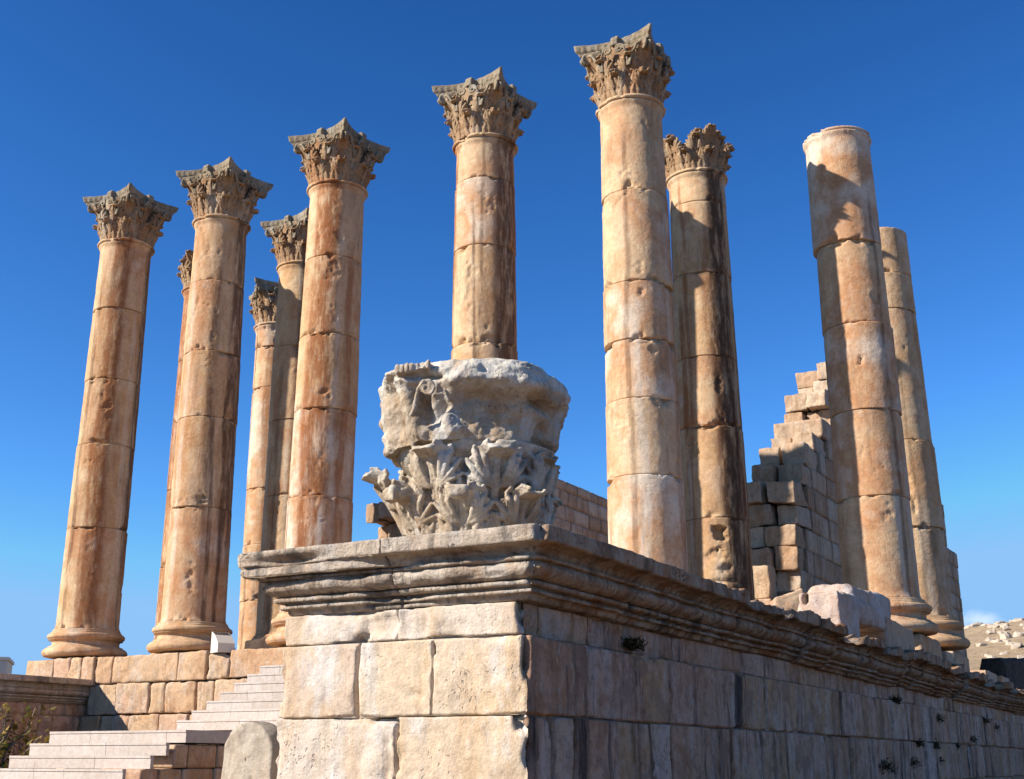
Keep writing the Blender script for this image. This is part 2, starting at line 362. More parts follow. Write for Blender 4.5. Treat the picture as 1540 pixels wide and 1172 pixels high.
# ------------------------------------------------------------------ podium: strips swept round anta and flank
XA, YA, XL = 21.37, -13.985, 18.66
PF = -1.15                               # podium front plane between the antas
PATH = [(XL, PF), (XL, YA), (XA, YA), (XA, 46.)]
PN = [(-1, 0), (0, -1), (1, 0)]
SEG = [abs(PATH[i+1][0]-PATH[i][0])+abs(PATH[i+1][1]-PATH[i][1]) for i in range(3)]
C1_, C2_ = SEG[0], SEG[0]+SEG[1]; LEN = sum(SEG)
def place(s, o):
    """point on the swept wall: s along the path, o outward"""
    s = np.asarray(s, float); o = np.asarray(o, float)
    x = np.zeros_like(s); y = np.zeros_like(s)
    K = .62
    for k in range(3):
        a = sum(SEG[:k]); b = a+SEG[k]
        m = (s >= a-1e-9) & (s <= b+1e-9)
        t = (s-a)
        if k > 0: t = t-o*np.clip(1-(s-a)/K, 0, 1)
        if k < 2: t = t+o*np.clip(1-(b-s)/K, 0, 1)
        dx, dy = (PATH[k+1][0]-PATH[k][0])/SEG[k], (PATH[k+1][1]-PATH[k][1])/SEG[k]
        xx = PATH[k][0]+dx*t+PN[k][0]*o; yy = PATH[k][1]+dy*t+PN[k][1]*o
        x = np.where(m, xx, x); y = np.where(m, yy, y)
    return x, y
def cam_dist(s):
    x, y = place(s, 0*s); return np.hypot(x-CAM[0], y-CAM[1])
def s_samples(joints, s0, s1, k=380.):
    out = [s0]; s = s0
    while s < s1:
        s += max(.02, float(cam_dist(np.array([s]))[0])/k); out.append(min(s, s1))
    ex = []
    for j in list(joints)+[C1_, C2_]:
        if s0 <= j <= s1: ex += [j-.035, j-.018, j-.008, j, j+.008, j+.018, j+.035]
    a = np.array(sorted(set(np.round([v for v in out+ex if s0 <= v <= s1], 4))))
    return a
def strip(mb, rows, joints, s0=0., s1=None, gap=.035, wj=.010, chip=.035, amp=.008, blockoff=.008, seed=0, hj=True,
          zcell=.03, erode=None, corner=.03, holes=()):
    """rows = [(z, o)] from top to bottom; a course (or moulding) of blocks with worn joints"""
    s1 = LEN if s1 is None else s1
    ss = s_samples(joints, s0, s1); J = np.array(sorted(joints))
    zs = [r[0] for r in rows]
    Z = []; O = []
    for (za, oa), (zb, ob) in zip(rows[:-1], rows[1:]):
        n = max(1, int(round(math.hypot(za-zb, oa-ob)/zcell)))
        for i in range(n): t = i/n; Z.append(za+(zb-za)*t); O.append(oa+(ob-oa)*t)
    Z.append(rows[-1][0]); O.append(rows[-1][1]); Z = np.array(Z); O = np.array(O)
    if hj:
        zt, zb = Z[0], Z[-1]
        e = [zt, zt-.006, zt-.014, zt-.028, zb+.028, zb+.014, zb+.006, zb]
        Z2 = np.array(sorted(set(np.round(np.concatenate([Z, e]), 4)), reverse=True)); O = np.interp(-Z2, -Z, O); Z = Z2
    SS, ZZ = np.meshgrid(ss, Z, indexing='ij'); OO = np.broadcast_to(O, SS.shape)
    s = SS.ravel(); z = ZZ.ravel().copy(); o = OO.ravel().copy()
    bi = np.searchsorted(J, s)                                   # block index
    rb = np.random.RandomState(seed+100); bo = rb.uniform(-1, 1, len(J)+2)*blockoff; bt = rb.uniform(0, 1, len(J)+2)
    P0 = np.stack([s, o*2, z], 1)
    n1 = fbm(P0, 3.2, 4, seed); n2 = fbm(P0, 11., 3, seed+9)
    dj = np.min(np.abs(s[:, None]-J[None, :]), 1) if len(J) else np.full(len(s), 9.)
    if hj:
        de = np.minimum(Z[0]-z, z-Z[-1]); dj = np.minimum(dj, de)
    wid = wj+chip*np.clip(fbm(P0, 1.9, 3, seed+3)-.25, 0, 1)+.006*n2
    d = bo[bi]+amp*n1+amp*.5*n2-gap*(1-sstep(dj, 0., 1.)*0-sstep(dj, wid*.25, np.maximum(wid, .004)))
    dc = np.minimum(np.abs(s-C1_), np.abs(s-C2_))
    d -= corner*(1-sstep(dc, 0, .07))*np.clip(.35+1.6*fbm(P0, 4., 3, seed+5), 0, 2)
    for (sh, zh, rs, rz, dep) in holes:
        q = np.sqrt(((s-sh)/rs)**2+((z-zh)/rz)**2)+.35*n2
        d -= dep*(1-sstep(q, .6, 1.))
    if erode is not None: o, z = erode(s, z, o, n1, n2, bi)
    o = o+d
    x, y = place(s, o)
    mb.add(np.stack([x, y, z], 1), gridf(len(ss), len(Z)), np.clip(bt[bi], 0, 1))
def mk_joints(fixed, s0, s1, lo, hi, seed):
    r = random.Random(seed); j = sorted(fixed); s = j[-1] if j else s0
    while True:
        s += r.uniform(lo, hi)
        if s > s1: break
        j.append(s)
    return j
podium = empty('temple_podium', (XA, YA, -4.3), 'long stone platform with moulded cornice whose near corner fills the foreground', 'podium')
# lengths on the front face measured from the inner corner
f = lambda x: C1_+(x-XL)             # front face x -> s
g = lambda y: C2_+(y-YA)             # flank y -> s
jA = mk_joints([3.1, 5.9, 8.7, 11.2, f(19.57), f(20.40), g(-12.83), g(-11.72), g(-10.85), g(-10.52), g(-9.55), g(-8.9), g(-7.6), g(-6.3)], 0, LEN, .7, 1.5, 1)
jB = mk_joints([2.2, 4.7, 7.9, 10.4, f(20.03), g(-13.55), g(-13.15), g(-12.2), g(-11.35), g(-10.9), g(-9.9), g(-9.0), g(-8.0), g(-6.6)], 0, LEN, .7, 1.5, 2)
jC = mk_joints([1.5, 4.1, 7., 9.9, f(19.4), f(20.7), g(-12.9), g(-12.0)], 0, LEN, .8, 1.6, 3)
jD = mk_joints([1.], 0, LEN, .8, 1.6, 4); jE = mk_joints([1.8], 0, LEN, .8, 1.6, 5)
Z0, Z1, Z2, Z3, Z4, Z5, ZG = -1.25, -1.545, -2.215, -2.93, -3.45, -3.95, -4.35
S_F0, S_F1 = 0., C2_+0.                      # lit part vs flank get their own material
def course(name, zt, zb, j, seed, **k):
    b = MB(); strip(b, [(zt, 0), (zb, 0)], [q for q in j if q < C2_-.05], 0, C2_, seed=seed, **k); b.build(name, M['ashlar'], podium)
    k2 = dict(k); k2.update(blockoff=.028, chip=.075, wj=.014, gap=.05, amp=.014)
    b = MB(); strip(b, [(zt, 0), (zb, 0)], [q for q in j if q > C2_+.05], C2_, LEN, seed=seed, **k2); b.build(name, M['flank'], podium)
course('ashlar_course', Z1, Z2, jA, 11, chip=.06, amp=.012, corner=.05, holes=[(f(19.57), -1.9, .016, .40, .09), (f(20.40), -1.62, .03, .07, .05), (f(20.2), -2.05, .10, .05, .02)])
course('ashlar_course', Z2, Z3, jB, 12, chip=.12, gap=.07, amp=.014, corner=.06, holes=[(f(19.86), Z2-.02, .17, .05, .11), (f(20.03), -2.62, .022, .6, .12), (f(21.29), Z2-.05, .09, .11, .10), (f(20.0), -2.6, .10, .22, .035)])
course('ashlar_course', Z3, Z4, jC, 13)
course('ashlar_course', Z4, Z5, jD, 14)
course('ashlar_course', Z5, ZG, jE, 15)
# frieze band under the cornice
def fr_er(s, z, o, n1, n2, bi):
    fl = sstep(s, C2_-.12, C2_+.02)
    o = o-.085*fl-.012-.05*np.clip(n1-.2, 0, 1)
    return o, z
jF = mk_joints([2.6, 6.4, 9.8, f(20.0), g(-12.6), g(-11.9), g(-10.1), g(-8.2)], 0, LEN, .9, 1.9, 6)
b = MB(); strip(b, [(Z0, 0), (Z1, 0)], [q for q in jF if q < C2_-.05], 0, C2_, seed=21, erode=fr_er, chip=.10, corner=.0, gap=.05, holes=[(f(19.80), -1.40, .26, .13, .045), (f(19.6), -1.50, .10, .06, .07), (f(21.32), -1.30, .09, .2, .06)]); b.build('frieze_band', M['ashlar'], podium)
b = MB(); strip(b, [(Z0, 0), (Z1, 0)], [q for q in jF if q > C2_+.05], C2_, LEN, seed=21, erode=fr_er, chip=.08, corner=.0); b.build('frieze_band', M['flank'], podium)
# cornice profile, top to bottom
PRO = [(-.665, -1.5), (-.665, .355), (-.675, .365), (-.80, .36), (-.808, .345), (-.812, .26), (-.84, .19), (-.885, .155), (-.900, .150), (-.904, .205), (-.912, .210), (-.932, .205), (-.938, .155),
       (-.95, .17), (-.975, .192), (-1.0, .196), (-1.03, .182), (-1.06, .145), (-1.08, .095), (-1.09, .045), (-1.096, .098), (-1.104, .104), (-1.13, .10), (-1.138, .07), (-1.142, .02),
       (-1.165, .02), (-1.17, .062), (-1.195, .06), (-1.20, .01), (-1.25, -.02), (-1.255, -.12)]
jK = mk_joints([4.0, 8.2, f(20.05), g(-12.05), g(-9.9), g(-7.7), g(-6.2), g(-5.0)], 0, LEN, 1.2, 2.1, 7)
rk = np.random.RandomState(5); kz = rk.uniform(-.06, .03, 60); ko = rk.uniform(0, 1, 60)
def co_er(s, z, o, n1, n2, bi):
    yf = s-C2_+YA
    fl = sstep(s, C2_+.1, C2_+6.)
    P = np.stack([s, 0*s, 0*s], 1)
    e = np.clip(fbm(P, 1.1, 3, 44)*1.1+(ko[bi % 60]-.45), 0, 1)*sstep(yf, -10.2, -7.5)      # broken outer lip
    top = sstep(z, -.9, -.68)
    out = np.clip(o-.05, 0, 1)
    o2 = o-out*e*top*1.0
    z2 = z-.13*e*top*np.clip(o*4, 0, 1)+kz[bi % 60]*fl+top*.05*n1*sstep(yf, -12.0, -8.)*(o > -.3)
    # front face damage: bitten fillets and a notch in the slab at the far left end
    fr = (s < C2_) & (s > C1_)
    bite = np.clip(fbm(np.stack([s, z*3, 0*s], 1), 2.3, 3, 71)-.12, 0, 1)
    low = (z < -.90)
    o2 = np.where(fr & (o > 0), o2-bite*np.where(low, .08, .02), o2)
    nk = np.exp(-((s-(C1_+.42))/.26)**2)*np.exp(-((z+.775)/.045)**2)
    o2 = o2-.14*nk*(o > .1)*(s > C1_)
    # broken lower mouldings at mid front
    mb_ = np.exp(-((s-f(19.85))/.16)**2)*sstep(-z, 1.07, 1.12)
    o2 = np.where(o > 0, o2-mb_*.07, o2)
    # slab underside: left two thirds of the fascia is worn to a sloping face
    ws = (1-sstep(s, f(19.7), f(20.4)))
    o2 = np.where((z < -.80) & (z > -.901) & (o > 0), o2+ws*(.325-.03*n1-o)*.9, o2)
    o2 = np.where(o2 > 0, o2*(1+.16*fl), o2)
    o2 = o2+(.004+.020*fl)*n1*(o > -.2)+fl*.11*(ko[(bi+7) % 60]-.55)*(o > -.1)
    return o2, z2
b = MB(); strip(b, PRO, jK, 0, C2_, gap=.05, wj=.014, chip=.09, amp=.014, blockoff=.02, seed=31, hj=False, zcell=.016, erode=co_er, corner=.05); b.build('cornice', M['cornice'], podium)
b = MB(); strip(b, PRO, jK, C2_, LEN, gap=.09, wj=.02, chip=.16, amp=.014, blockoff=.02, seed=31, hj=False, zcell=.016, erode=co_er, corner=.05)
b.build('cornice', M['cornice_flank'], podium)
# solid inside so that gaps stay dark, and the pavement on top
def boxm(b, x0, x1, y0, y1, z0, z1, tint=.5):
    v = [(x, y, z) for x in (x0, x1) for y in (y0, y1) for z in (z0, z1)]
    b.add(v, [(0, 1, 3, 2), (4, 6, 7, 5), (0, 4, 5, 1), (2, 3, 7, 6), (0, 2, 6, 4), (1, 5, 7, 3)], tint)
b = MB(); boxm(b, XL+.12, XA-.14, YA+.12, PF-.02, -4.4, -.72); boxm(b, .5, XA-.14, PF+.35, 45.9, -4.4, -.70)
b.build('core', M['block'], podium, smooth=False)

# stylobate course (blocks carrying the outer columns) as a thing
def blocks_obj(name, items, mat, loc, label, cat, part='stone_course', **k):
    t = empty(name, loc, label, cat); b = MB()
    for i, (c, sz, tn) in enumerate(items):
        v, fc = rough_block(c, sz, seed=i*3+int(c[0]*7) % 50, **k); b.add(v, fc, tn)
    b.build(part, mat, t); return t
r_ = random.Random(3)
front = empty('podium_front_wall', (9, PF, -4.3), 'low wall of mismatched orange blocks above the stairs, under the left columns', 'wall')
def wallrow(b, xs, z0, z1, y, dep, seed, jit=.03, cell=.05, r=.035, gaps=.012):
    rr = random.Random(seed)
    for i in range(len(xs)-1):
        a, c = xs[i]+gaps, xs[i+1]-gaps
        dz = rr.uniform(-.012, .012)
        v, fc = rough_block(((a+c)/2, y+dep/2+rr.uniform(-jit, jit), (z0+z1)/2+dz), (c-a, dep, z1-z0-.012), cell, r*rr.uniform(.6, 1.5), .018, seed*50+i, big=.012)
        b.add(v, fc, rr.random())
b = MB()
wallrow(b, [-.6, .42, 1.05, 1.5, 1.95, 2.55, 4.75, 5.65], -.76, -.09, PF, .9, 1)
wallrow(b, [6.35, 8.2, 9.6, 11.2, 12.7, 14.1, 15.7, 17.2, 18.6], -.76, -.12, PF, .9, 2)
for i, (x, wd, h) in enumerate([(5.92, .5, .6), (6.2, .3, .5)]):
    v, fc = rough_block((x, PF+.42, -.76+h/2), (wd, .8, h), .05, .1, .03, 300+i, big=.04); b.add(v, fc, .6)
b.build('upper_course', M['block'], front)
b = MB()
wallrow(b, [1.75, 2.75, 3.85, 4.35, 5.35, 5.9, 7.1, 8.4, 9.9, 11.3, 12.8, 14., 15.5, 17., 18.7], -1.51, -.775, PF+.05, .9, 3, r=.05)
b.build('middle_course', M['block'], front)
b = MB()
wallrow(b, [1.6, 2.3, 3.3, 4.3, 5.2, 6.3, 7.5, 8.8, 10.2], -2.16, -1.525, PF+.0, .9, 4, r=.05)
wallrow(b, [1.6, 2.6, 3.5, 4.9, 6.1, 7.2, 8.6, 10.2], -2.9, -2.175, PF+.02, .9, 5, r=.05)
wallrow(b, [1.6, 3., 4.4, 5.8, 7.2, 8.6, 10.2], -3.6, -2.915, PF+.02, .9, 6, r=.05)
wallrow(b, [1.6, 2.6, 4.1, 5.6, 7.0, 8.6, 10.2], -4.4, -3.615, PF+.02, .9, 7, r=.05)
b.build('lower_courses', M['block'], front)

# stylobate slab under the colonnade
sty = empty('stylobate', (9, 4, -.7), 'paved floor platform that carries the columns and the ruined hall', 'platform')
b = MB()
for (x0, x1, y0, y1) in [(-1.0, 19.4, -.3, 3.0), (-1., 19.4, 3.0, 40.)]:
    boxm(b, x0, x1, y0, y1, -.71, -.075)
b.build('paving', M['pave'], sty, smooth=False)
side = [(3.2, 5.3, -.04), (5.75, 6.6, -.2), (6.65, 8.6, -.14), (10.9, 12.6, -.3), (13.4, 14.8, -.3)]
for i, (y0, y1, zt) in enumerate(side):
    v, fc = rough_block((20.2, (y0+y1)/2, (zt-.7)/2), (1.95, y1-y0-.02, zt+.7), .07, .04, .015, 500+i); b = MB(); b.add(v, fc, .3+.1*(i % 4)); b.build('edge_block', M['block'], sty)

# far anta (mirror of the near one): inner face with cornice
anta = empty('anta_wall', (.2, -7.5, -4.3), 'shaded projecting wall with moulded cornice at the far left beyond the stairs', 'wall')
def far_strip(b, rows, js, seed, zc=.04, gap=.03):
    ys = np.unique(np.round(np.concatenate([np.arange(-14., PF+.4, .06)]+[[j-.03, j-.012, j, j+.012, j+.03] for j in js]), 3)); Z = []; O = []
    for (za, oa), (zb, ob) in zip(rows[:-1], rows[1:]):
        n = max(1, int(round(math.hypot(za-zb, oa-ob)/zc)))
        for i in range(n): t = i/n; Z.append(za+(zb-za)*t); O.append(oa+(ob-oa)*t)
    Z.append(rows[-1][0]); O.append(rows[-1][1]); YY, ZZ = np.meshgrid(ys, Z, indexing='ij'); OO = np.broadcast_to(O, YY.shape)
    y, z, o = YY.ravel(), ZZ.ravel(), OO.ravel(); J = np.array(js)
    P = np.stack([y, z, o], 1); dj = np.min(np.abs(y[:, None]-J), 1)
    if len(rows) == 2: dj = np.minimum(dj, np.minimum(rows[0][0]-z, z-rows[-1][0]))
    o = o+.012*fbm(P, 4, 4, seed)-gap*(1-sstep(dj, .003, .015+.03*np.clip(fbm(P, 2, 2, seed+1), 0, 1)))
    bi = np.searchsorted(J, y); bt = np.random.RandomState(seed).uniform(0, 1, len(J)+2)
    b.add(np.stack([1.6+o, y, z], 1), gridf(len(ys), len(Z), flip=False), bt[bi])
b = MB(); far_strip(b, [(z, o if o > -1 else -2.6) for z, o in PRO], [-11.5, -9.4, -7.2, -5.3, -3.3], 61, .03); b.build('cornice', M['cornice'], anta)
b = MB()
far_strip(b, [(-1.25, -.05), (-1.545, -.05)], [-12, -10, -8.3, -6., -4.1, -2.3], 62)
far_strip(b, [(-1.55, 0), (-2.215, 0)], [-12.4, -10.8, -9., -7.6, -6.3, -4.9, -3.6, -2.4], 63)
far_strip(b, [(-2.22, 0), (-2.93, 0)], [-12.9, -10.3, -9.3, -7., -5.8, -4.2, -3.0, -1.9], 64)
far_strip(b, [(-2.935, 0), (-3.6, 0)], [-12.4, -10.8, -9., -7.6, -6.3, -4.9, -3.6, -2.4], 65)
far_strip(b, [(-3.605, 0), (-4.35, 0)], [-12.9, -10.3, -9.3, -7., -5.8, -4.2, -3.0, -1.9], 66)
b.build('ashlar_face', M['flank'], anta)
b = MB(); boxm(b, -1.1, 1.5, -13.9, PF+.3, -4.4, -.72); b.build('core', M['block'], anta, smooth=False)

# ------------------------------------------------------------------ stairs
def stairs(name, label, x0, x1, ytop, ztop, n, rise, tread, land=0., seed=1, xr=None, side=True):
    t = empty(name, ((x0+x1)/2, ytop, ztop-n*rise), label, 'stairs'); b = MB(); rr = random.Random(seed)
    for k in range(n):
        zt = ztop-k*rise; y0 = ytop-k*tread
        yb = (ytop+land) if k == 0 else y0+.06
        xe = x1 if xr is None or k >= len(xr) else xr[k]
        xl = x0+rr.uniform(-.02, .02); x = xl
        while x < xe-.01:
            x2 = min(xe, x+rr.uniform(.45, 1.0))
            if xe-x2 < .25: x2 = xe
            c = ((x+x2)/2, (y0+yb)/2, zt-rise/2-.004)
            tn = rr.random(); e_ = rr.uniform(-.002, .002)
            boxm(b, x+.002, x2-.002, y0+e_, yb, zt-rise+.003, zt-.034, tn); boxm(b, x+.002, x2-.002, y0-.012+e_, yb, zt-.0338, zt, tn); x = x2
    b.build('treads', M['step'], t, smooth=False)
    return t
low = stairs('lower_staircase', 'pale new stone steps of the lower flight at the bottom left', 10.1, 13.0, -9.28, -2.155, 12, .185, .36, land=2.75, seed=1, xr=[13.0, 12.98, 13.05, 12.9])
b = MB(); rr = random.Random(9)
for k in range(6):        # rough old masonry core showing on the shaded side of the flight
    zt = -2.36-k*.34; y0 = -9.28-.2-k*.62; y = -6.5
    while y > y0+.1:
        y2 = max(y0, y-rr.uniform(.35, .8))
        v, fc = rough_block((12.55, (y+y2)/2, zt-.17), (.84+rr.uniform(0, .04), y-y2-.02, .33), .06, .03, .012, int(900+k*30+y*3)); b.add(v, fc, rr.random()); y = y2
boxm(b, 10.2, 12.6, -9.2, -6.5, -4.4, -2.35)
b.build('masonry_core', M['block'], low)
up = stairs('upper_staircase', 'pale new stone steps of the upper flight rising behind the near corner wall', 10.0, 18.6, -4.25, -.80, 7, .183, .36, land=3.05, seed=4)
b = MB(); boxm(b, 10.15, 18.6, -6.3, PF-.03, -4.4, -1.95)
for k in range(6): boxm(b, 10.12, 18.6, -4.2-k*.36+.02*0, PF-.03, -1.0-k*.183-.2, -1.0-k*.183-.01)
b.build('masonry_core', M['block'], up, smooth=False)

# ------------------------------------------------------------------ columns
HN = 11.7
def axis(c, z): return c[0]+c[2]*z/HN, c[1]+c[3]*z/HN
def lathe(mb, cx, cy, prof, seg, seed, amp=.006, tint=.5, lean=(0, 0)):
    th = np.linspace(0, 2*math.pi, seg, endpoint=False); n = len(prof)
    rr = np.array([p[0] for p in prof]); zz = np.array([p[1] for p in prof])
    T, I = np.meshgrid(th, np.arange(n), indexing='ij'); r = rr[I]; z = zz[I]
    P = np.stack([np.cos(T)*r+cx, np.sin(T)*r+cy, z], -1).reshape(-1, 3)
    d = amp*fbm(P, 3.5, 4, seed)
    r = r.ravel()+d*(r.ravel() > .05); t = T.ravel()
    x = cx+np.cos(t)*r+lean[0]*z.ravel(); y = cy+np.sin(t)*r+lean[1]*z.ravel()
    mb.add(np.stack([x, y, z.ravel()], 1), gridf(seg, n, wrap_n=True), tint)
def shaft_r(z): t = np.clip(z/11.5, 0, 1); return .80-.035*t-.065*t**2
def drum(col, z0, z1, seed, tint, dx, dy, dr, t, ring=False, last=False, base=False, feats=()):
    """one shaft drum with worn, chipped arrises"""
    b = MB(); seg = 120; h = z1-z0; nz = max(8, int(h/.04))
    zz = np.concatenate([[z0+.0, z0+.006, z0+.014, z0+.03], np.linspace(z0+.06, z1-.13, nz), [z1-.106, z1-.1045, z1-.1], z1-.052+.0515*np.sin(np.linspace(-1.4, 1.4, 9)), [z1]])
    th = np.linspace(0, 2*math.pi, seg, endpoint=False)
    T, Z = np.meshgrid(th, zz, indexing='ij'); T = T.ravel(); Z = Z.ravel()
    r = shaft_r(Z)+dr
    if base: r = r+.045*np.clip(1-(Z-z0)/.16, 0, 1)**2
    if ring:
        r = r+.05*np.clip((Z-(z1-.28))/.13, 0, 1)**2*(Z < z1-.105)
        r = np.where(Z >= z1-.105, shaft_r(z1)+.02+.085*np.sqrt(np.clip(1-((Z-(z1-.052))/.053)**2, 0, 1)), r)
    P = np.stack([np.cos(T)*.8+seed*2.1, np.sin(T)*.8, Z], 1)
    de = np.minimum(Z-z0, z1-Z)
    ch = np.clip(fbm(P, 2.4, 4, seed, .6)-.14, 0, 1)*.34                     # chips along the joints
    wid = .012+ch
    r = r-(.026+ch*.42)*(1-sstep(de, 0, wid))+.005*fbm(P, 2.6, 4, seed+2)+.003*fbm(P, 12, 3, seed+3)
    pk = fbm(P*np.array([1, 1, .6]), 7.5, 4, seed+15, .65)*sstep(fbm(P, 1.3, 2, seed+16), -.05, .35); r = r-.028*sstep(pk, .52, .70)*sstep(fbm(P, .9, 2, seed+19), 0, .3)
    sp = fbm(P*np.array([1, 1, .7]), 1.7, 4, seed+7)                      # spalled hollows
    r = r-.025*sstep(sp, .78, .84)*(0.4+1.2*np.abs(fbm(P, 9, 3, seed+8)))
    for (lat, zf, hw, hh, dep) in feats:
        tc_ = math.atan2(CAM[1]-col[1], CAM[0]-col[0])+math.asin(lat)
        dt = (T-tc_+math.pi) % (2*math.pi)-math.pi
        q = np.sqrt((dt*.76/hw)**2+((Z-zf)/hh)**2)+.55*fbm(P, 5, 2, seed+31)+.5*fbm(P, 13, 3, seed+33)
        r = r-dep*.7*(1-sstep(q, .55, 1.))
    cx, cy = col[0]+dx, col[1]+dy
    x = cx+np.cos(T)*r+col[2]*Z/HN; y = cy+np.sin(T)*r+col[3]*Z/HN
    n = len(zz); V = np.stack([x, y, Z], 1); F = gridf(seg, n, wrap_n=True)
    bnd = []
    rc = np.random.RandomState(int(abs(col[0])*131+abs(col[1])*77) % 9999)
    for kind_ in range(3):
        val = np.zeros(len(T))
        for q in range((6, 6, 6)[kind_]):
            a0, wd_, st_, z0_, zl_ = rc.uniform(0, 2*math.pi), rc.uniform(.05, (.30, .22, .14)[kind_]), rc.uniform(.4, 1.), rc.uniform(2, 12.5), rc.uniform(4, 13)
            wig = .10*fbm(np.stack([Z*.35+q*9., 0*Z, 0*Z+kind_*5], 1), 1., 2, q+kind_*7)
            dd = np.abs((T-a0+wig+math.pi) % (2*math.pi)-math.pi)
            if q == 0 and kind_ != 1: a0, wd_, z0_, zl_ = R(-4 if kind_ == 2 else -36)+rc.uniform(-.45, .45), rc.uniform(.42, .66), 13., rc.uniform(9, 13)   # broad stain band that also paints shade onto each shaft's dark side
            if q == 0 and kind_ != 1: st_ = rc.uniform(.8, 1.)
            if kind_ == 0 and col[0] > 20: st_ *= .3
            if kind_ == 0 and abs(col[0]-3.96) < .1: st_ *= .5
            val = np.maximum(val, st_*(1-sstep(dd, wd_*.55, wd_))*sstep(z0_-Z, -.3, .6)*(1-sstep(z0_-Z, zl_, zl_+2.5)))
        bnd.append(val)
    b.add(V, F, tint)
    for zc, fl in ((z0, 1), (z1, 0)):
        j = 0 if fl else n-1; ring_ = V[np.arange(seg)*n+j]; c = ring_.mean(0)
        b.add(np.vstack([ring_, c]), [(i, (i+1) % seg, seg) if not fl else ((i+1) % seg, i, seg) for i in range(seg)], tint)
    o = b.build('shaft_drum', M['column'], t); nv_ = len(o.data.vertices)
    for an, val in zip(('rust_shade', 'paleb', 'soot_shade'), bnd):
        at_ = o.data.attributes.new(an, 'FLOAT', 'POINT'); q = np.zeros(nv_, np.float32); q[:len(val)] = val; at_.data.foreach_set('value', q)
    return o
def col_base(col, t, seed):
    b = MB()
    prof = [(0, .0), (.95, .0), (1.04, .02), (1.085, .08), (1.09, .13), (1.06, .19), (1.0, .235), (.955, .245), (.95, .275), (.915, .28), (.865, .31), (.85, .36),
            (.865, .41), (.91, .44), (.945, .443), (.945, .47), (.955, .475), (.985, .50), (.99, .53), (.98, .575), (.945, .605), (.90, .61), (.90, .65), (.872, .655), (.865, .71), (.845, .715), (0, .716)]
    pr = []
    for a, c in zip(prof[:-1], prof[1:]):
        n = max(1, int(math.hypot(a[0]-c[0], a[1]-c[1])/.018)) if min(a[0], c[0]) > .5 else 1
        for i in range(n): pr.append((a[0]+(c[0]-a[0])*i/n, a[1]+(c[1]-a[1])*i/n))
    pr.append(prof[-1])
    lathe(b, col[0], col[1], pr, 96, seed, .009, .72 if seed % 3 else .1)
    return b.build('base', M['column'], t)

# ---- acanthus leaf, bell, volutes, abacus
def bell_r(z, H=1.45, r0=.64, r1=.76):
    t = np.clip(z/H, 0, 1); return r0+(.04*t)+(r1-r0)*t**3.2
def leaf(phi, h, wd, rbase, curl=.09, z0=0., out=.07, nu=13, nv=26, thick=.05, lobes=5, seed=0, depth=.02, belf=None, fr=.028, lf=.10, wb=.66):
    """acanthus leaf: thin curling blade, a double midrib and rounded fingers fanning to a serrated edge"""
    vb = .74; ht = h-curl
    def surf(U, Vv, lift=0.):
        U = np.asarray(U, float); Vv = np.asarray(Vv, float)
        t1 = np.clip(Vv/vb, 0, 1); t2 = np.clip((Vv-vb)/(1-vb), 0, 1)*math.pi*.85
        z = z0+ht*t1+(curl+lift)*np.sin(t2)
        bel = belf(z0+ht*t1) if belf is not None else rbase
        r = bel+.02+out*t1**2.0+curl-(curl+lift)*np.cos(t2)+lift*2*(t2 <= 0)*0+np.where(t2 <= 0, lift*2, lift)
        wv = wd*.5*(wb+(1.06-wb)*np.sin(math.pi*np.clip(Vv/.95, 0, 1)*.88))*(1-.5*sstep(Vv, .78, 1.02))
        r = r-.055*np.abs(U)**3*(1-.4*t1)+.02*np.sin(math.pi*np.clip(np.abs(U), 0, 1))
        ang = phi+U*wv/np.maximum(r, .3)
        return np.stack([r*np.cos(ang), r*np.sin(ang), z], -1)
    u = np.linspace(-.9, .9, nu); v = np.linspace(0, 1, nv); U, Vv = np.meshgrid(u, v, indexing='ij')
    F1 = surf(U, Vv).reshape(-1, 3); F2 = surf(U, Vv, -thick).reshape(-1, 3); n = nu*nv
    f1 = gridf(nu, nv).tolist(); f2 = (gridf(nu, nv, flip=True)+n).tolist(); ed = []
    for i in range(nu-1):
        for j in (0, nv-1):
            a, b_ = i*nv+j, (i+1)*nv+j; q = (a, b_, b_+n, a+n); ed.append(q if j else q[::-1])
    for j in range(nv-1):
        for i in (0, nu-1):
            a, b_ = i*nv+j, i*nv+j+1; q = (a, b_, b_+n, a+n); ed.append(q[::-1] if i else q)
    Vs = [F1, F2]; Fs = f1+f2+ed; n = 2*n
    for sg in (-1, 1):
        t = np.linspace(0, 1, 12); P = surf(sg*.09*(1-t*.4), .86*t, fr*.35); v_, f_ = tube(P, fr*1.15*(1-.45*t), 7); Vs.append(v_); Fs += [tuple(i+n for i in q) for q in f_]; n += len(v_)
        for k in range(lobes):         # lobes, each a fan of fingers springing from the stem
            v0 = -.05+.80*k/lobes; sp = 1.35*.80/lobes
            for q, (ue, dv) in enumerate(((1.0, .30), (1.06, .62), (.90, .92), (.64, 1.12))):
                t = np.linspace(0, 1, 9)
                P = surf(sg*(.13+(ue-.13)*t**.9), np.clip(v0+dv*sp*t**1.25+.02, 0, 1.0), fr*lf+fr*.35*np.sin(math.pi*t))
                v_, f_ = tube(P, fr*(.45+.75*np.sin(math.pi*(.10+.78*t))), 7); Vs.append(v_); Fs += [tuple(i+n for i in g_) for g_ in f_]; n += len(v_)
    return np.vstack(Vs), Fs
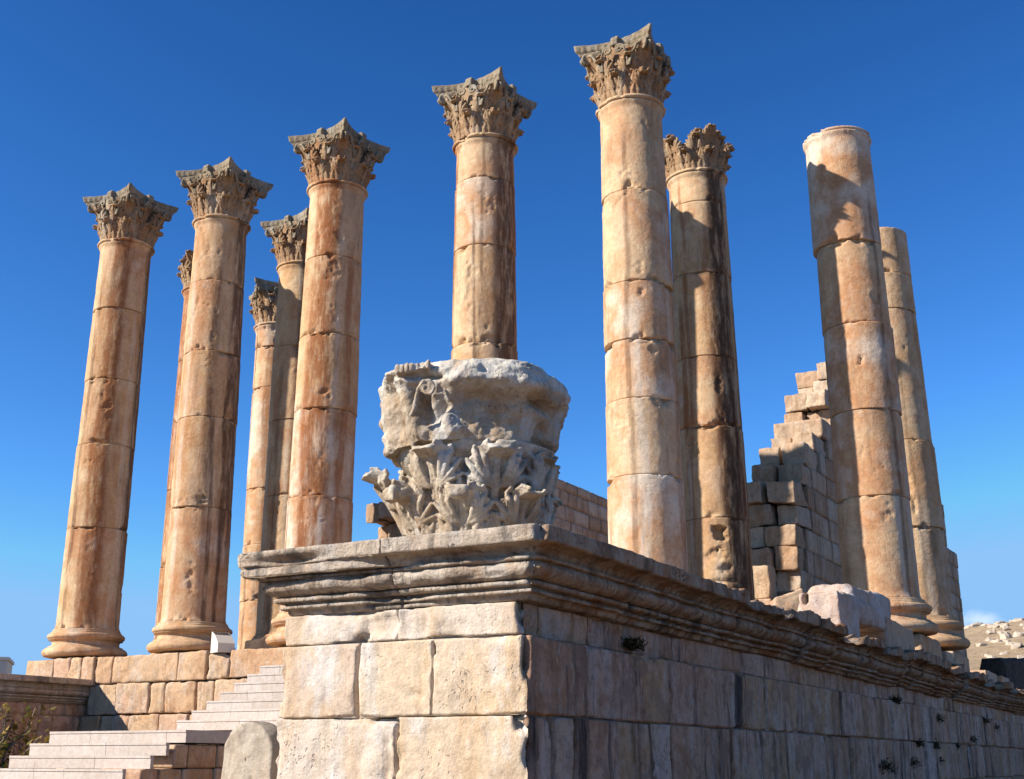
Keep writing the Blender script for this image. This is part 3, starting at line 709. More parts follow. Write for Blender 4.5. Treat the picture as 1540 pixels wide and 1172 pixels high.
def tube(pts, rad, seg=8):
    pts = np.array(pts, float); n = len(pts); rad = np.broadcast_to(rad, (n,))
    tg = np.gradient(pts, axis=0); tg /= np.linalg.norm(tg, axis=1, keepdims=True)+1e-9
    ref = np.array([0.3, .2, .93]); V = []
    for i in range(n):
        a = np.cross(tg[i], ref); a /= np.linalg.norm(a)+1e-9; c = np.cross(tg[i], a)
        for k in range(seg):
            t = 2*math.pi*k/seg; V.append(pts[i]+rad[i]*(math.cos(t)*a+math.sin(t)*c))
    F = []
    for i in range(n-1):
        for k in range(seg): F.append((i*seg+k, i*seg+(k+1) % seg, (i+1)*seg+(k+1) % seg, (i+1)*seg+k))
    V += [pts[0], pts[-1]]
    for k in range(seg): F.append((n*seg, (k+1) % seg, k, k)); F.append((n*seg+1, (n-1)*seg+k, (n-1)*seg+(k+1) % seg, (n-1)*seg+(k+1) % seg))
    return np.array(V), [tuple(dict.fromkeys(q)) for q in F]
def add_mixed(mb, V, F, tint=.5):
    mb.v.append(np.asarray(V, float)); mb.t.append(np.full(len(V), tint))
    class L(list):
        def tolist(s): return list(s)
    mb.f.append(L([tuple(int(i)+mb.n for i in q) for q in F])); mb.n += len(V)
def spiral(c, e1, e2, r0, turns, start, hand=1, n=40, shrink=.82):
    out = []
    for i in range(n):
        t = i/(n-1); a = start+hand*t*turns*2*math.pi; r = r0*(1-shrink*t)
        out.append(np.array(c)+r*(math.cos(a)*np.array(e1)+math.sin(a)*np.array(e2)))
    return out
def voxel(mb, voxel_size, name, disp=0., dscale=9., seed=0, dark_tint=None):
    """fuse overlapping carved pieces into one eroded surface"""
    o = mb.build(name, M['white']); md = o.modifiers.new('r', 'REMESH'); md.mode = 'VOXEL'; md.voxel_size = voxel_size
    dg = bpy.context.evaluated_depsgraph_get(); ev = o.evaluated_get(dg); me = ev.to_mesh()
    nv = len(me.vertices); V = np.zeros(nv*3); me.vertices.foreach_get('co', V); V = V.reshape(-1, 3)
    Nn = np.zeros(nv*3); me.vertices.foreach_get('normal', Nn); Nn = Nn.reshape(-1, 3)
    F = np.zeros(len(me.polygons)*4, np.int64)
    if len(me.loops) == len(F): me.loops.foreach_get('vertex_index', F); F = F.reshape(-1, 4)
    ev.to_mesh_clear(); old = o.data; bpy.data.objects.remove(o); bpy.data.meshes.remove(old)
    V = V+Nn*(disp*fbm(V, dscale, 4, seed, .6))[:, None]
    return V, F
HC = 1.45
def capital_parts():
    """unit capital around the origin, z from 0 to HC; returns three meshes"""
    bb = MB(); th = np.linspace(0, 2*math.pi, 64, endpoint=False); zz = np.linspace(-.01, HC-.16, 26)
    T, Z = np.meshgrid(th, zz, indexing='ij'); rr = bell_r(Z)
    V = np.stack([rr*np.cos(T), rr*np.sin(T), Z], -1).reshape(-1, 3); n = len(zz)
    bb.add(V, gridf(64, n, wrap_n=True))
    for j, fl in ((0, 1), (n-1, 0)):
        ring = V[np.arange(64)*n+j]; bb.add(np.vstack([ring, ring.mean(0)]), [(i, (i+1) % 64, 64) if not fl else ((i+1) % 64, i, 64) for i in range(64)])
    lower = MB(); upper = MB()
    for k in range(8):
        v, f_ = leaf(k*math.pi/4, .54, .46, .68, curl=.085, out=.12, belf=bell_r, lobes=2, fr=.028, lf=1.0); lower.add(v, f_)
        v, f_ = leaf((k+.5)*math.pi/4, 1.0*.95, .48, .68, curl=.10, out=.13, belf=bell_r, nv=36, lobes=3, fr=.030, lf=1.0); upper.add(v, f_)
    for k in range(4):       # calyx leaves reaching under each corner volute
        a = math.pi/4+k*math.pi/2
        v, f_ = leaf(a, .64, .34, .7, curl=.06, z0=.50, out=.26, belf=bell_r, nv=30, lobes=2, thick=.07); upper.add(v, f_)
        for dd in (-.33, .33):
            v, f_ = leaf(a+dd, .50, .30, .7, curl=.06, z0=.60, out=.10, belf=bell_r, nv=22, lobes=2, fr=.022); upper.add(v, f_)
    vol = MB()
    for k in range(4):
        a = k*math.pi/2
        nrm = np.array([math.cos(a), math.sin(a), 0]); tg = np.array([-math.sin(a), math.cos(a), 0]); upv = np.array([0, 0, 1.])
        for sg in (-1, 1):
            # small helix at the middle of each side
            c = nrm*.90+tg*sg*.145+upv*1.09
            sp = spiral(c, tg*sg, upv, .115, 1.6, math.pi*.0, 1, 34)
            st = [nrm*.80+tg*sg*.30+upv*.66, nrm*.83+tg*sg*.31+upv*.86, nrm*.88+tg*sg*.285+upv*1.02]
            v, f_ = tube(st+sp, np.linspace(.030, .020, len(sp)+3)); add_mixed(vol, v, f_)
            # corner volute: two scrolls meeting at the angle
            dcr = (nrm+tg*sg); dcr /= np.linalg.norm(dcr)
            e1 = dcr; c = dcr*1.06-tg*sg*.035+nrm*.035+upv*1.10
            sp = spiral(c, e1, upv, .115, 1.7, math.pi*.5, -1, 36)
            st = [nrm*.80+tg*sg*.34+upv*.66, nrm*.82+tg*sg*.42+upv*.90, nrm*.84+tg*sg*.56+upv*1.13, dcr*1.02+nrm*.05+upv*1.20]
            v, f_ = tube(st+sp, np.concatenate([np.linspace(.035, .04, 4), np.linspace(.038, .022, len(sp))])); add_mixed(vol, v, f_)
    for k in range(4):      # solid web behind the corner scrolls
        a = math.pi/4+k*math.pi/2; dcr = np.array([math.cos(a), math.sin(a), 0]); tgv = np.array([-math.sin(a), math.cos(a), 0])
        pts = [(.72, .86), (.92, 1.04), (1.04, 1.05), (1.13, 1.14), (1.13, 1.25), (.80, 1.26)]
        V = [dcr*r+tgv*s_*wd+np.array([0, 0, z]) for s_ in (-1, 1) for (r, z), wd in zip(pts, (.16, .10, .07, .06, .08, .30))]
        n = len(pts); F = [tuple(range(n))[::-1], tuple(range(n, 2*n))]+[(i, (i+1) % n, n+(i+1) % n, n+i) for i in range(n)]
        add_mixed(vol, V, F)
    ab = MB()
    def aout(t, side, zfrac):       # concave abacus outline
        pass
    prof = [(1.22, -.05), (1.245, .0), (1.255, .02), (1.26, .035), (1.30, .05), (1.335, .085), (1.35, .13), (1.355, .165), (1.36, .17), (1.36, .20), (1.375, .21), (1.375, .225)]
    N1 = 40; ring = []
    for k in range(4):
        a = k*math.pi/2; nrm = np.array([math.cos(a), math.sin(a)]); tg = np.array([-math.sin(a), math.cos(a)])
        for i in range(N1):
            t = -1+2*i/N1
            # side from corner to corner, concave
            ring.append((nrm, tg, t))
    V = []
    for (nrm, tg, t) in ring:
        for (q, z) in prof:
            D = q/1.375; half = 1.02*D; sag = .29
            p = nrm*(half-sag*(1-t*t)*1.0)+tg*half*t*.985
            if abs(t) > .93: p = p*(1-.045*(abs(t)-.93)/.07)
            V.append((p[0], p[1], HC-.225+z))
    n = len(prof); m = len(ring); V = np.array(V)
    # egg-and-dart cutting on the ovolo
    ti = np.array([r[2] for r in ring]); cut = .022*np.cos(ti*math.pi*13)
    for j in range(4, 8):
        V[np.arange(m)*n+j, :2] *= (1+cut/1.1)[:, None]
    ab.add(V, gridf(m, n, wrap_n=True, flip=False))
    top = V[np.arange(m)*n+n-1]; ab.add(np.vstack([top, [0, 0, HC]]), [(i, (i+1) % m, m) for i in range(m)])
    bot = V[np.arange(m)*n]; ab.add(np.vstack([bot, [0, 0, HC-.27]]), [((i+1) % m, i, m) for i in range(m)])
    for k in range(4):      # fleuron
        a = k*math.pi/2; c = np.array([math.cos(a)*.76, math.sin(a)*.76, HC-.09])
        v, f_ = rough_block((0, 0, 0), (.20, .20, .24), .03, .09, .03, 40+k, rot=a); ab.add(v+c, f_)
    return bb, lower, upper, vol, ab
bb, lo_, up_, vo_, ab_ = capital_parts()
def merge(*mbs):
    m = MB()
    for q in mbs: 
        n0 = m.n
        for v, f_, t in zip(q.v, q.f, q.t):
            m.v.append(v); m.t.append(t)
            if isinstance(f_, np.ndarray): m.f.append(f_+n0)
            else:
                class L(list):
                    def tolist(s): return list(s)
                m.f.append(L([tuple(i+n0 for i in g_) for g_ in f_]))
        m.n += q.n
    return m
def mesh_of(V, F, name, mat, tint=.5):
    b = MB(); b.add(V, F, tint); o = b.build(name, mat); me = o.data; bpy.data.objects.remove(o); return me
ME = {}
for nm, q, mt, vs in (('bell', bb, 'capital', .03), ('lower_leaves', lo_, 'capital', .014), ('upper_leaves', up_, 'capital', .015), ('volutes', vo_, 'abacus', .0155), ('abacus', ab_, 'abacus', .018)):
    V, F = voxel(q, vs, nm, .007, 8, 3); ME[nm] = mesh_of(V, F, nm, M[mt])
mlo = ME['bell'].copy(); mlo.name = 'bell_worn'; nlo = len(mlo.vertices); Vlo = np.zeros(nlo*3); mlo.vertices.foreach_get('co', Vlo); Vlo = Vlo.reshape(-1, 3)
Vlo[:, 2] *= .62; Vlo[:, :2] *= .97; mlo.vertices.foreach_set('co', Vlo.ravel()); mlo.update(); ME['bell_low'] = mlo
# broken abacus: one corner knocked off
def broken(me, ang, lim, name):
    m2 = me.copy(); n = len(m2.vertices); V = np.zeros(n*3); m2.vertices.foreach_get('co', V); V = V.reshape(-1, 3)
    d = np.array([math.cos(ang), math.sin(ang)]); p = V[:, :2]@d; L_ = lim+.05*fbm(V, 6, 3, 5)
    ex = np.clip(p-L_, 0, None); V[:, :2] -= ex[:, None]*.93*d; m2.vertices.foreach_set('co', V.ravel()); m2.update(); m2.name = name; return m2
ME['abacus_b'] = broken(ME['abacus'], -math.pi*.25+math.pi/2, .95, 'abacus_broken')
ME['volutes_b'] = broken(ME['volutes'], -math.pi*.25+math.pi/2, .90, 'volutes_broken')

def put(nm, me, parent, loc=(0, 0, 0), rot=0):
    o = bpy.data.objects.new(nm, me); COL.objects.link(o); o.parent = parent; o.location = loc; o.rotation_euler = (0, 0, rot); return o
#        x      y      lean x lean y   joints                               kind   tints
FEAT = {  # carved-out damage seen on single shafts: (sideways -1..1 from the camera side, z, half width m, half height m, depth)
 'C1': [(-.15, 6.75, .10, .16, .05), (.0, 6.5, .07, .12, .05), (-.3, 7.0, .05, .2, .04)], 'C2': [(-.05, 3.80, .13, .17, .16), (-.2, 1.9, .10, .22, .05), (-.15, 1.5, .05, .12, .04)],
 'C3': [(-.1, 6.05, .12, .10, .06), (.05, 5.9, .05, .09, .05)], 'C4': [(.25, 6.55, .22, .13, .10), (-.5, 7.8, .07, .5, .04), (-.1, 6.42, .30, .07, .05)],
 'C5': [(.1, 7.0, .10, .10, .05), (.35, 5.7, .08, .08, .05), (.6, 5.4, .06, .15, .05)], 'C5b': [(.15, 2.35, .14, .24, .30), (-.1, 1.9, .35, .12, .07), (.3, 1.6, .30, .10, .08), (.1, 1.3, .4, .07, .06), (.35, 6.0, .08, .25, .06), (-.5, 4.5, .12, .3, .07)],
 'R1': [(.0, 5.95, .06, .08, .09)], 'R2': [(.1, 3.9, .09, .35, .06), (.2, 3.3, .06, .2, .05)]}
COLS = [
 ('C1', .24, .02, .13, -.08, [3.39, 5.70, 7.55, 9.64], 'full', [.62, .25, .35, .22, .50], 'orange column with a complete leafy capital, farthest left of the front row', 0),
 ('C2', 3.96, .09, -.06, -.01, [3.61, 5.99, 7.80, 9.82], 'full', [.72, .40, .30, .70, .35], 'smooth golden column on the low block wall with a white floodlight box at its foot', 0),
 ('C3', 7.91, -.03, .09, .01, [3.45, 5.64, 7.56, 9.64], 'full', [.75, .80, .30, .35, .55], 'tall column with wide pointed capital rising behind the left end of the cornice', 0),
 ('C4', 12.65, -.09, -.03, -.13, [2.6, 4.6, 6.49, 8.90, 10.62], 'full', [.5, .5, .45, .35, .9, .38], 'pitted column standing directly behind the fallen carved capital', 0),
 ('C5', 16.54, -.03, -.08, -.08, [3.02, 4.66, 5.96, 7.27, 9.42], 'broken', [.92, .55, .85, .80, .68, .42], 'tallest pale column near the middle, its capital missing one corner', 0),
 ('C1b', -.02, 3.84, -.09, -.01, [2.9, 5.2, 7.3, 9.3], 'leaf', [.8, .7, .9, .85, .8], 'slender column almost hidden behind the second column from the left', 45),
 ('C2b', 3.87, 3.80, -.06, -.04, [2.6, 4.6, 6.82, 9.08], 'full', [.45, .4, .62, .55, .30], 'column with spreading capital half hidden behind the third column, a shadow on its shaft', 0),
 ('C5b', 16.63, 3.86, -.18, .13, [2.78, 4.99, 6.73, 8.91, 10.84], 'leaf', [.22, .30, .70, .30, .35, .55], 'rough column whose capital keeps only its leaves, just behind the tallest column', 0),
 ('R1', 20.34, 3.77, -.10, -.11, [2.90, 4.83, 6.86, 8.87], 'ring', [.60, .78, .82, .66, .95], 'thick column without capital, a ring moulding at its top and a large shadow across it', 0),
 ('C1c', -.19, 7.62, -.19, -.03, [2.3, 4.1, 5.98, 9.45, 10.89], 'full', [.8, .75, .7, .9, .85, .75], 'slim pale column with square-on capital between the second and third front columns', 45),
 ('R2', 20.30, 7.63, -.18, -.04, [2.86, 5.02, 8.48, 9.47], 'bare', [.30, .28, .45, .40, .40], 'bare column broken off flat at the top, farthest right', 0)]
TOPZ = {'R2': 10.75}
for ci, (key, x, y, lx, ly, js, kind, tints, label, rot) in enumerate(COLS):
    c = (x, y, lx, ly); t = empty('temple_column', (x, y, 0), label, 'column', 'standing columns of the temple porch')
    col_base(c, t, 200+ci)
    zt = TOPZ.get(key, HN+.05); zz = [.712]+js+[zt]; rr = random.Random(ci*7+1)
    for i in range(len(zz)-1):
        a, b_ = zz[i], zz[i+1]; big = .016
        dx, dy, dr = rr.uniform(-big, big), rr.uniform(-big, big), rr.uniform(-.006, .012)
        if key == 'R1' and i == len(zz)-2: dx, dy, dr = -.05, .0, .045
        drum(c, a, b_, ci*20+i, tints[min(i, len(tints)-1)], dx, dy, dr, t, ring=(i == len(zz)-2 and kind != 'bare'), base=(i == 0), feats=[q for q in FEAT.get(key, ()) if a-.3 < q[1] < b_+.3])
    if kind in ('full', 'broken', 'leaf'):
        ax, ay = axis(c, HN+.05)
        cap = bpy.data.objects.new('capital', ME['bell_low' if kind == 'leaf' else 'bell']); COL.objects.link(cap); cap.parent = t
        cap.location = (ax-x, ay-y, HN+.04); cap.rotation_euler = (0, 0, R(rot)+R([0, 3, -2, 2, 0, 4, -3, 1, 0, 2, 0][ci]))
        put('lower_leaves', ME['lower_leaves'], cap); 
        if kind != 'leaf':
            put('upper_leaves', ME['upper_leaves'], cap)
            put('volutes', ME['volutes_b' if kind == 'broken' else 'volutes'], cap); put('abacus', ME['abacus_b' if kind == 'broken' else 'abacus'], cap)
        else:
            put('upper_leaves', ME['upper_leaves'], cap); cap.scale = (1, 1, .93)

# ------------------------------------------------------------------ the fallen capital on the corner
FC = np.array([20.22, -12.95, -.665]); VB = R(-27.3)       # its carved front looks back along this bearing
E1 = np.array([math.cos(VB), -math.sin(VB), 0]); E2 = np.array([math.sin(VB), math.cos(VB), 0])     # right, away
fcap = empty('corinthian_capital', tuple(FC), 'large weathered white capital in two stones, carved with acanthus leaves, sitting on the cornice corner', 'capital')
def to_w(V): return V[:, :1]*E1+V[:, 1:2]*E2+V[:, 2:3]*np.array([0, 0, 1.])+FC
def lump(zk, Lk_, Rk_, Fk, seed, reliefs, p=2.5, nt=220, nz=110, amp=.05):
    z = np.linspace(zk[0], zk[-1], nz); th = np.linspace(-math.pi, math.pi, nt, endpoint=False)
    T, Z = np.meshgrid(th, z, indexing='ij'); Lx = np.interp(Z, zk, Lk_); Rx = np.interp(Z, zk, Rk_); Fy = np.interp(Z, zk, Fk)
    k = sstep(np.cos(T), -.35, .35); ex = Lx*(1-k)+Rx*k
    r = ((np.abs(np.cos(T))/ex)**p+(np.abs(np.sin(T))/Fy)**p)**(-1/p)
    P = np.stack([r*np.cos(T), r*np.sin(T), Z], -1).reshape(-1, 3)
    d = amp*fbm(P, 2.4, 5, seed, .55)
    s = P[:, 0]; zz = P[:, 2]; front = sstep(-P[:, 1], -.05, .25)
    for (a, b_, wd, hgt) in reliefs:
        a = np.array(a); b_ = np.array(b_); ab = b_-a; L2 = max(ab@ab, 1e-9)
        tt = np.clip(((s-a[0])*ab[0]+(zz-a[1])*ab[1])/L2, 0, 1); dd = np.hypot(s-a[0]-tt*ab[0], zz-a[1]-tt*ab[1])
        d = d+front*hgt*np.exp(-(dd/wd)**2)
    r = r.ravel()+d
    V = np.stack([r*np.cos(T.ravel()), r*np.sin(T.ravel()), Z.ravel()], 1); n = nz
    b = MB(); b.add(V, gridf(nt, n, wrap_n=True))
    for j, fl in ((0, 1), (n-1, 0)):
        ring = V[np.arange(nt)*n+j]; b.add(np.vstack([ring, ring.mean(0)]), [(i, (i+1) % nt, nt) if not fl else ((i+1) % nt, i, nt) for i in range(nt)])
    return b
ZJ = 1.02      # joint between the two stones above the base
# lower stone: bell with two rows of leaves
lowb = lump([0, .4, .8, .93, ZJ], [.60, .60, .64, .78, .82], [.60, .60, .64, .76, .80], [.60, .60, .64, .78, .82], 5, [], p=2.1, amp=.02)
bf = lambda z: .61+.05*np.clip(z/1.1, 0, 1)+.05*np.clip(z/1.1, 0, 1)**3
for ph in (-6, 39, 84, 129, 174, 219, 264, -51):
    v, f_ = leaf(R(ph-90), .54, .54, .7, curl=.085 if abs(ph) < 60 else .04, z0=0, out=.16 if abs(ph) < 55 else .09, belf=bf, nu=15, nv=30, lobes=2, thick=.09, fr=.026, lf=.8, wb=.86); lowb.add(v, f_)
for ph, rr0, zk0 in ((-28, .93, .90), (17, .92, .89), (-6, .97, .50), (-51, .97, .49)):     # worn knobs where the leaf tips broke
    a_ = R(ph-90); v, f_ = rough_block((rr0*math.cos(a_), rr0*math.sin(a_), zk0), (.13, .19, .11), .02, .052, .02, 810+ph, rot=a_, big=.06); lowb.add(v, f_)
for ph, hh, ou in ((-28, .95, .16), (17, .94, .15), (62, .93, .08), (107, .93, .06), (152, .93, .06), (197, .93, .1), (242, .93, .1), (-73, .80, .30)):
    v, f_ = leaf(R(ph-90), hh, .56, .7, curl=.10 if abs(ph) < 80 and ph < 50 else .05, z0=0, out=ou, belf=bf, nu=17, nv=50, lobes=3, thick=.13, fr=.029, lf=.8, wb=.80); lowb.add(v, f_)
V, F = voxel(lowb, .0098, 'low', .008, 7, 9)
b = MB(); b.add(to_w(V), F, np.clip(.55+.4*fbm(V, 2.2, 3, 4), 0, 1)); b.build('leaf_block', M['white'], fcap)
# upper stone: worn mass, remains of a scroll and of the beaded abacus edge
rel = [((-.70, 1.62), (-.50, 1.05), .10, .075), ((-.60, 1.40), (-.50, 1.25), .06, .03), ((-.82, 1.55), (-.75, 1.25), .07, -.12), ((-.50, 1.50), (-.44, 1.20), .06, -.10),
       ((-.30, 1.32), (-.34, 1.22), .08, -.10), ((-.22, 1.20), (-.16, 1.10), .07, .09), ((-.05, 1.42), (.45, 1.40), .07, -.06), ((-.1, 1.56), (.65, 1.52), .09, .06),
       ((.2, 1.2), (.6, 1.15), .12, -.06), ((.60, 1.42), (.72, 1.40), .055, -.13), ((.72, 1.2), (.66, 1.05), .06, -.07), ((-.84, 1.70), (-.55, 1.58), .05, .04),
       ((-.80, 1.64), (-.3, 1.60), .028, -.07), ((-.9, 1.15), (-.85, 1.05), .07, .08)]
zk = [1.0, 1.14, 1.26, 1.36, 1.56, 1.68, 1.76, 1.82]
upb = lump(zk, [.84, .90, .97, 1.0, .98, .99, .95, .74], [.64, .79, .82, .82, .95, .93, .82, .55], [.86, .84, .84, .88, .98, 1.0, .95, .78], 15, rel, p=2.6, amp=.07)
c0 = np.array([-.42, -.98, 1.475])
sp = spiral(c0, (1, 0, 0), (0, 0, 1), .085, 1.7, math.pi*.9, -1, 44, .85)
v, f_ = tube([np.array([-.58, -.90, 1.22]), np.array([-.53, -.94, 1.36])]+sp, np.linspace(.030, .017, len(sp)+2)); add_mixed(upb, v, f_)
for i in range(7):
    v, f_ = rough_block((-.72+i*.05, -.88-.008*i, 1.675+.006*i), (.030, .16, .085), .02, .016, .004, 60+i); upb.add(v, f_)
V, F = voxel(upb, .0125, 'upp', .020, 6, 19)
b = MB(); b.add(to_w(V), F, np.clip(.30+.3*fbm(V, 1.6, 3, 14)+.75*sstep(V[:, 2]+.1*fbm(V, 2.5, 3, 15), 1.45, 1.62), 0, 1.2)); b.build('upper_block', M['white'], fcap)

# ------------------------------------------------------------------ cella walls
def ruin_wall(name, label, x0, x1, courses, y_end, seed, loc, cell=.13, mat='cella'):
    t = empty(name, loc, label, 'wall'); rr = random.Random(seed); b = MB(); k = 0
    for (z0, z1, ys, ye) in courses:
        y = ys+rr.uniform(-.22, .22)
        first = True
        while y < ye-.1:
            L_ = rr.uniform(.65, 1.5); y2 = min(ye, y+L_)
            cl = cell if y < 20 else .22
            if first and rr.random() < .85:       # the ragged end: two headers side by side, pulled out unevenly
                xm = x0+(x1-x0)*rr.uniform(.4, .6)
                for (xa, xb) in ((x0, xm), (xm, x1)):
                    dy = rr.uniform(-.42, .30)
                    v, fc = rough_block(((xa+xb)/2+rr.uniform(-.02, .02), (y+dy+y2)/2, (z0+z1)/2+rr.uniform(-.01, .01)), (xb-xa-rr.uniform(.03, .14), y2-y-dy-.01, z1-z0-rr.uniform(.02, .07)), .05, .022, .028, seed*100+k, rot=rr.uniform(-.05, .05), big=.05); b.add(v, fc, rr.random()); k += 1
            else:
                off = rr.uniform(-.02, .02)
                v, fc = rough_block(((x0+x1)/2+off, (y+y2)/2, (z0+z1)/2), (x1-x0, y2-y-.015, z1-z0-.012), cl, .022, .010, seed*100+k); b.add(v, fc, rr.random()); k += 1
            y = y2; first = False
    b.build('masonry', M[mat], t); return t
zb = [-.08, .5, 1.1, 1.7, 2.29, 2.95, 3.55, 4.18, 4.84, 5.45, 6.1, 6.7, 7.3, 7.9, 8.5, 9.1, 9.7, 10.3]
ys_ = [8.8, 8.8, 8.7, 8.9, 8.6, 9.0, 8.9, 8.7, 9.6, 10.0, 11.6, 12.1, 13.3, 13.0, 14.2, 14.6, 16.2]
crs = []
for i in range(len(zb)-2):
    ye = 32.5 if zb[i+1] < 6.2 else (30.5 if zb[i+1] < 8 else 21)
    crs.append((zb[i], zb[i+1], ys_[i], ye))
ruin_wall('ruined_hall_wall', 'tall ruined block wall with ragged stepped end between the two right-hand column pairs', 15.6, 17.1, crs, 32, 2, (16.35, 20, 0))
crs = []
for i in range(len(zb)-4):
    crs.append((zb[i], zb[i+1], [8.7, 8.9, 8.5, 8.8, 8.7, 9, 8.6, 9.4, 8.8, 12.5, 15, 16.5, 17, 17.5][i], 34 if zb[i+1] < 7.95 else 33))
crs = [c for c in crs if c[1] < 8.0]+[(7.9, 8.32, 18, 32)]
ruin_wall('ruined_hall_wall', 'long shaded wall seen behind the fallen capital, its top edge sloping down to the right', 2.9, 4.3, crs, 32, 3, (3.6, 20, 0))

# ------------------------------------------------------------------ loose blocks
def loose(name, label, cat, c, size, mat, seed, rot=0, r=.06, amp=.025, big=.04, tint=.5, group=None, cell=.04, tilt=(0, 0)):
    b = MB(); v, fc = rough_block(c, size, cell, r, amp, seed, R(rot), big, tilt); b.add(v, fc, tint)
    o = b.build(name, M[mat], loc=(c[0], c[1], c[2]-size[2]/2)); tag(o, label, cat, group); return o
# pink base fragment: plinth slab with torus mass on top, square socket hole in its left face
def pink():
    t = empty('broken_column_base', (20.75, -1.4, -.62), 'pale pink broken column base with a socket hole in its face, lying on the cornice', 'stone block')
    b = MB()
    v, fc = rough_block((20.92, -2.65, -.26), (.66, 1.3, .76), .03, .07, .015, 73, 0, .02, (0, .03)); b.add(v, fc)
    v, fc = rough_block((20.75, -1.0, -.10), (.98, 2.9, .40), .03, .12, .02, 71, 0, .03, (0, .0)); b.add(v, fc)
    v, fc = rough_block((20.78, -.75, .15), (.82, 2.9, .50), .03, .19, .02, 72, 0, .03, (0, .04)); b.add(v, fc)
    V, F = voxel(b, .022, 'p', .012, 6, 4)
    d = np.sqrt(((V[:, 0]-20.70)/.05)**2+((V[:, 2]+.02)/.09)**2); m = V[:, 1] < -3.1
    V[:, 1] += np.where(m, .34*(1-sstep(d, .75, 1.15)), 0)
    o = MB(); o.add(V, F, np.clip(.5+.3*fbm(V, 1.5, 2, 3), 0, 1)); o.build('stone', M['pink'], t)
pink()
loose('stone_block', 'square cream block with a diagonal crack, under the right end of the pink broken base', 'stone block', (20.76, 1.0, -.39), (.98, 2.3, .66), 'block', 81, 1, .03, .015, .02, .8)
loose('stone_block', 'huge dark rounded block on the platform edge at the far right', 'stone block', (20.6, 20.0, .02), (.7, 8.4, 1.2), 'dark', 83, 0, .2, .03, .03, .3, tilt=(0, .06))
loose('stone_block', 'upright squarish block standing free before the ragged wall end', 'stone block', (16.3, 7.4, 1.80), (.95, .7, .85), 'block', 84, 5, .05, .02, .03, .6)
loose('stone_block', 'flat slab under the upright block before the ragged wall end', 'stone block', (16.25, 7.45, .64), (1.15, .9, 1.42), 'block', 85, 0, .05, .02, .03, .8)
loose('stone_block', 'tilted wedge-shaped block leaning at the foot of the ragged wall', 'stone block', (17.3, 6.9, .9), (.75, .6, 1.1), 'block', 86, 28, .05, .02, .06, .8, tilt=(.35, 0))
loose('stone_block', 'dark block lying behind the steps beside the third column', 'stone block', (6.55, 1.0, .13), (2.3, 1.1, .42), 'dark', 87, 5, .06, .02, .05, .3)
loose('stone_block', 'low dark slab lying between the two leftmost columns', 'stone block', (2.3, .9, -.0), (1.2, .8, .18), 'dark', 88, 0, .04, .015, .03, .5)
# worn round-topped stone beside the stairs
def roundstone():
    b = MB(); n = 64; m = 26; R0 = .46; cx, cy, cz = 15.80, -10.95, -2.58
    prof = []
    th = np.linspace(0, 2*math.pi, n, endpoint=False)
    rr_ = np.concatenate([np.linspace(.02, .96, 16), [1., 1.015, 1.015, 1., .96], [.5, .02]]); yy = np.concatenate([np.full(16, -.15), [-.14, -.12, .12, .14, .15], [.15, .15]])
    T, I = np.meshgrid(th, np.arange(len(rr_)), indexing='ij'); r = rr_[I]*R0; y = yy[I]
    x = np.cos(T)*r; z = np.sin(T)*r; z = np.where(z < 0, z*3.4, z); x = x*(1+.12*(z < 0)*np.minimum(-z, .6))
    P = np.stack([x, y, z], -1).reshape(-1, 3); P[:, 1] += .022*fbm(P, 4, 4, 5)*np.sign(-P[:, 1]); P[:, 0] += .02*fbm(P, 3, 3, 6); P[:, 2] += .02*fbm(P, 3, 3, 7)
    d = np.hypot(P[:, 0]-.10, P[:, 2]+.30); P[:, 1] += np.where(P[:, 1] < 0, .10*(1-sstep(d, .03, .06)), 0)
    a = R(-8); V = np.stack([P[:, 0]*math.cos(a)-P[:, 1]*math.sin(a)+cx, P[:, 0]*math.sin(a)+P[:, 1]*math.cos(a)+cy, P[:, 2]+cz], 1)
    b.add(V, gridf(n, len(rr_), wrap_n=True, flip=True), .5)
    o = b.build('round_topped_stone', M['grey'], loc=(cx, cy, -4.3)); tag(o, 'grey round-topped upright stone standing between the stairs and the corner wall', 'stone block')
roundstone()

# ------------------------------------------------------------------ floodlight box
def box():
    t = empty('floodlight_box', (6.05, -1.05, -.16), 'small cream metal floodlight box standing on rubble at the foot of the second column', 'floodlight')
    t.rotation_euler = (0, 0, 0)
    b = MB(); w_, d_, hl, hr = .42, .42, .50, .30
    pts = [(-w_/2, 0), (w_/2, 0), (w_/2, hr*.72), (-w_/2*.05, hl*.82), (-w_/2, hl)]
    V = [(x, y, z) for y in (-d_/2, d_/2) for x, z in pts]; n = 5
    F = [tuple(range(n)), tuple(range(2*n-1, n-1, -1))]+[(i, n+i, n+(i+1) % n, (i+1) % n) for i in range(n)]
    V = np.array(V); a = R(-25); V = np.stack([V[:, 0]*math.cos(a)-V[:, 1]*math.sin(a), V[:, 0]*math.sin(a)+V[:, 1]*math.cos(a), V[:, 2]], 1)
    add_mixed(b, V+np.array(t.location), F); b.build('housing', M['paint'], t, smooth=False)
    b = MB(); q = np.array([(-.20, -.19, .485), (-.02, -.19, .405), (-.02, .19, .405), (-.20, .19, .485)])+np.array([0, 0, .012])
    q = np.stack([q[:, 0]*math.cos(a)-q[:, 1]*math.sin(a), q[:, 0]*math.sin(a)+q[:, 1]*math.cos(a), q[:, 2]], 1)+np.array(t.location)
    q2 = q-np.array([0, 0, .008]); add_mixed(b, np.vstack([q, q2]), [(0, 1, 2, 3), (7, 6, 5, 4), (0, 4, 5, 1), (1, 5, 6, 2), (2, 6, 7, 3), (3, 7, 4, 0)])
    b.build('lens', M['glass'], t, smooth=False)
box()

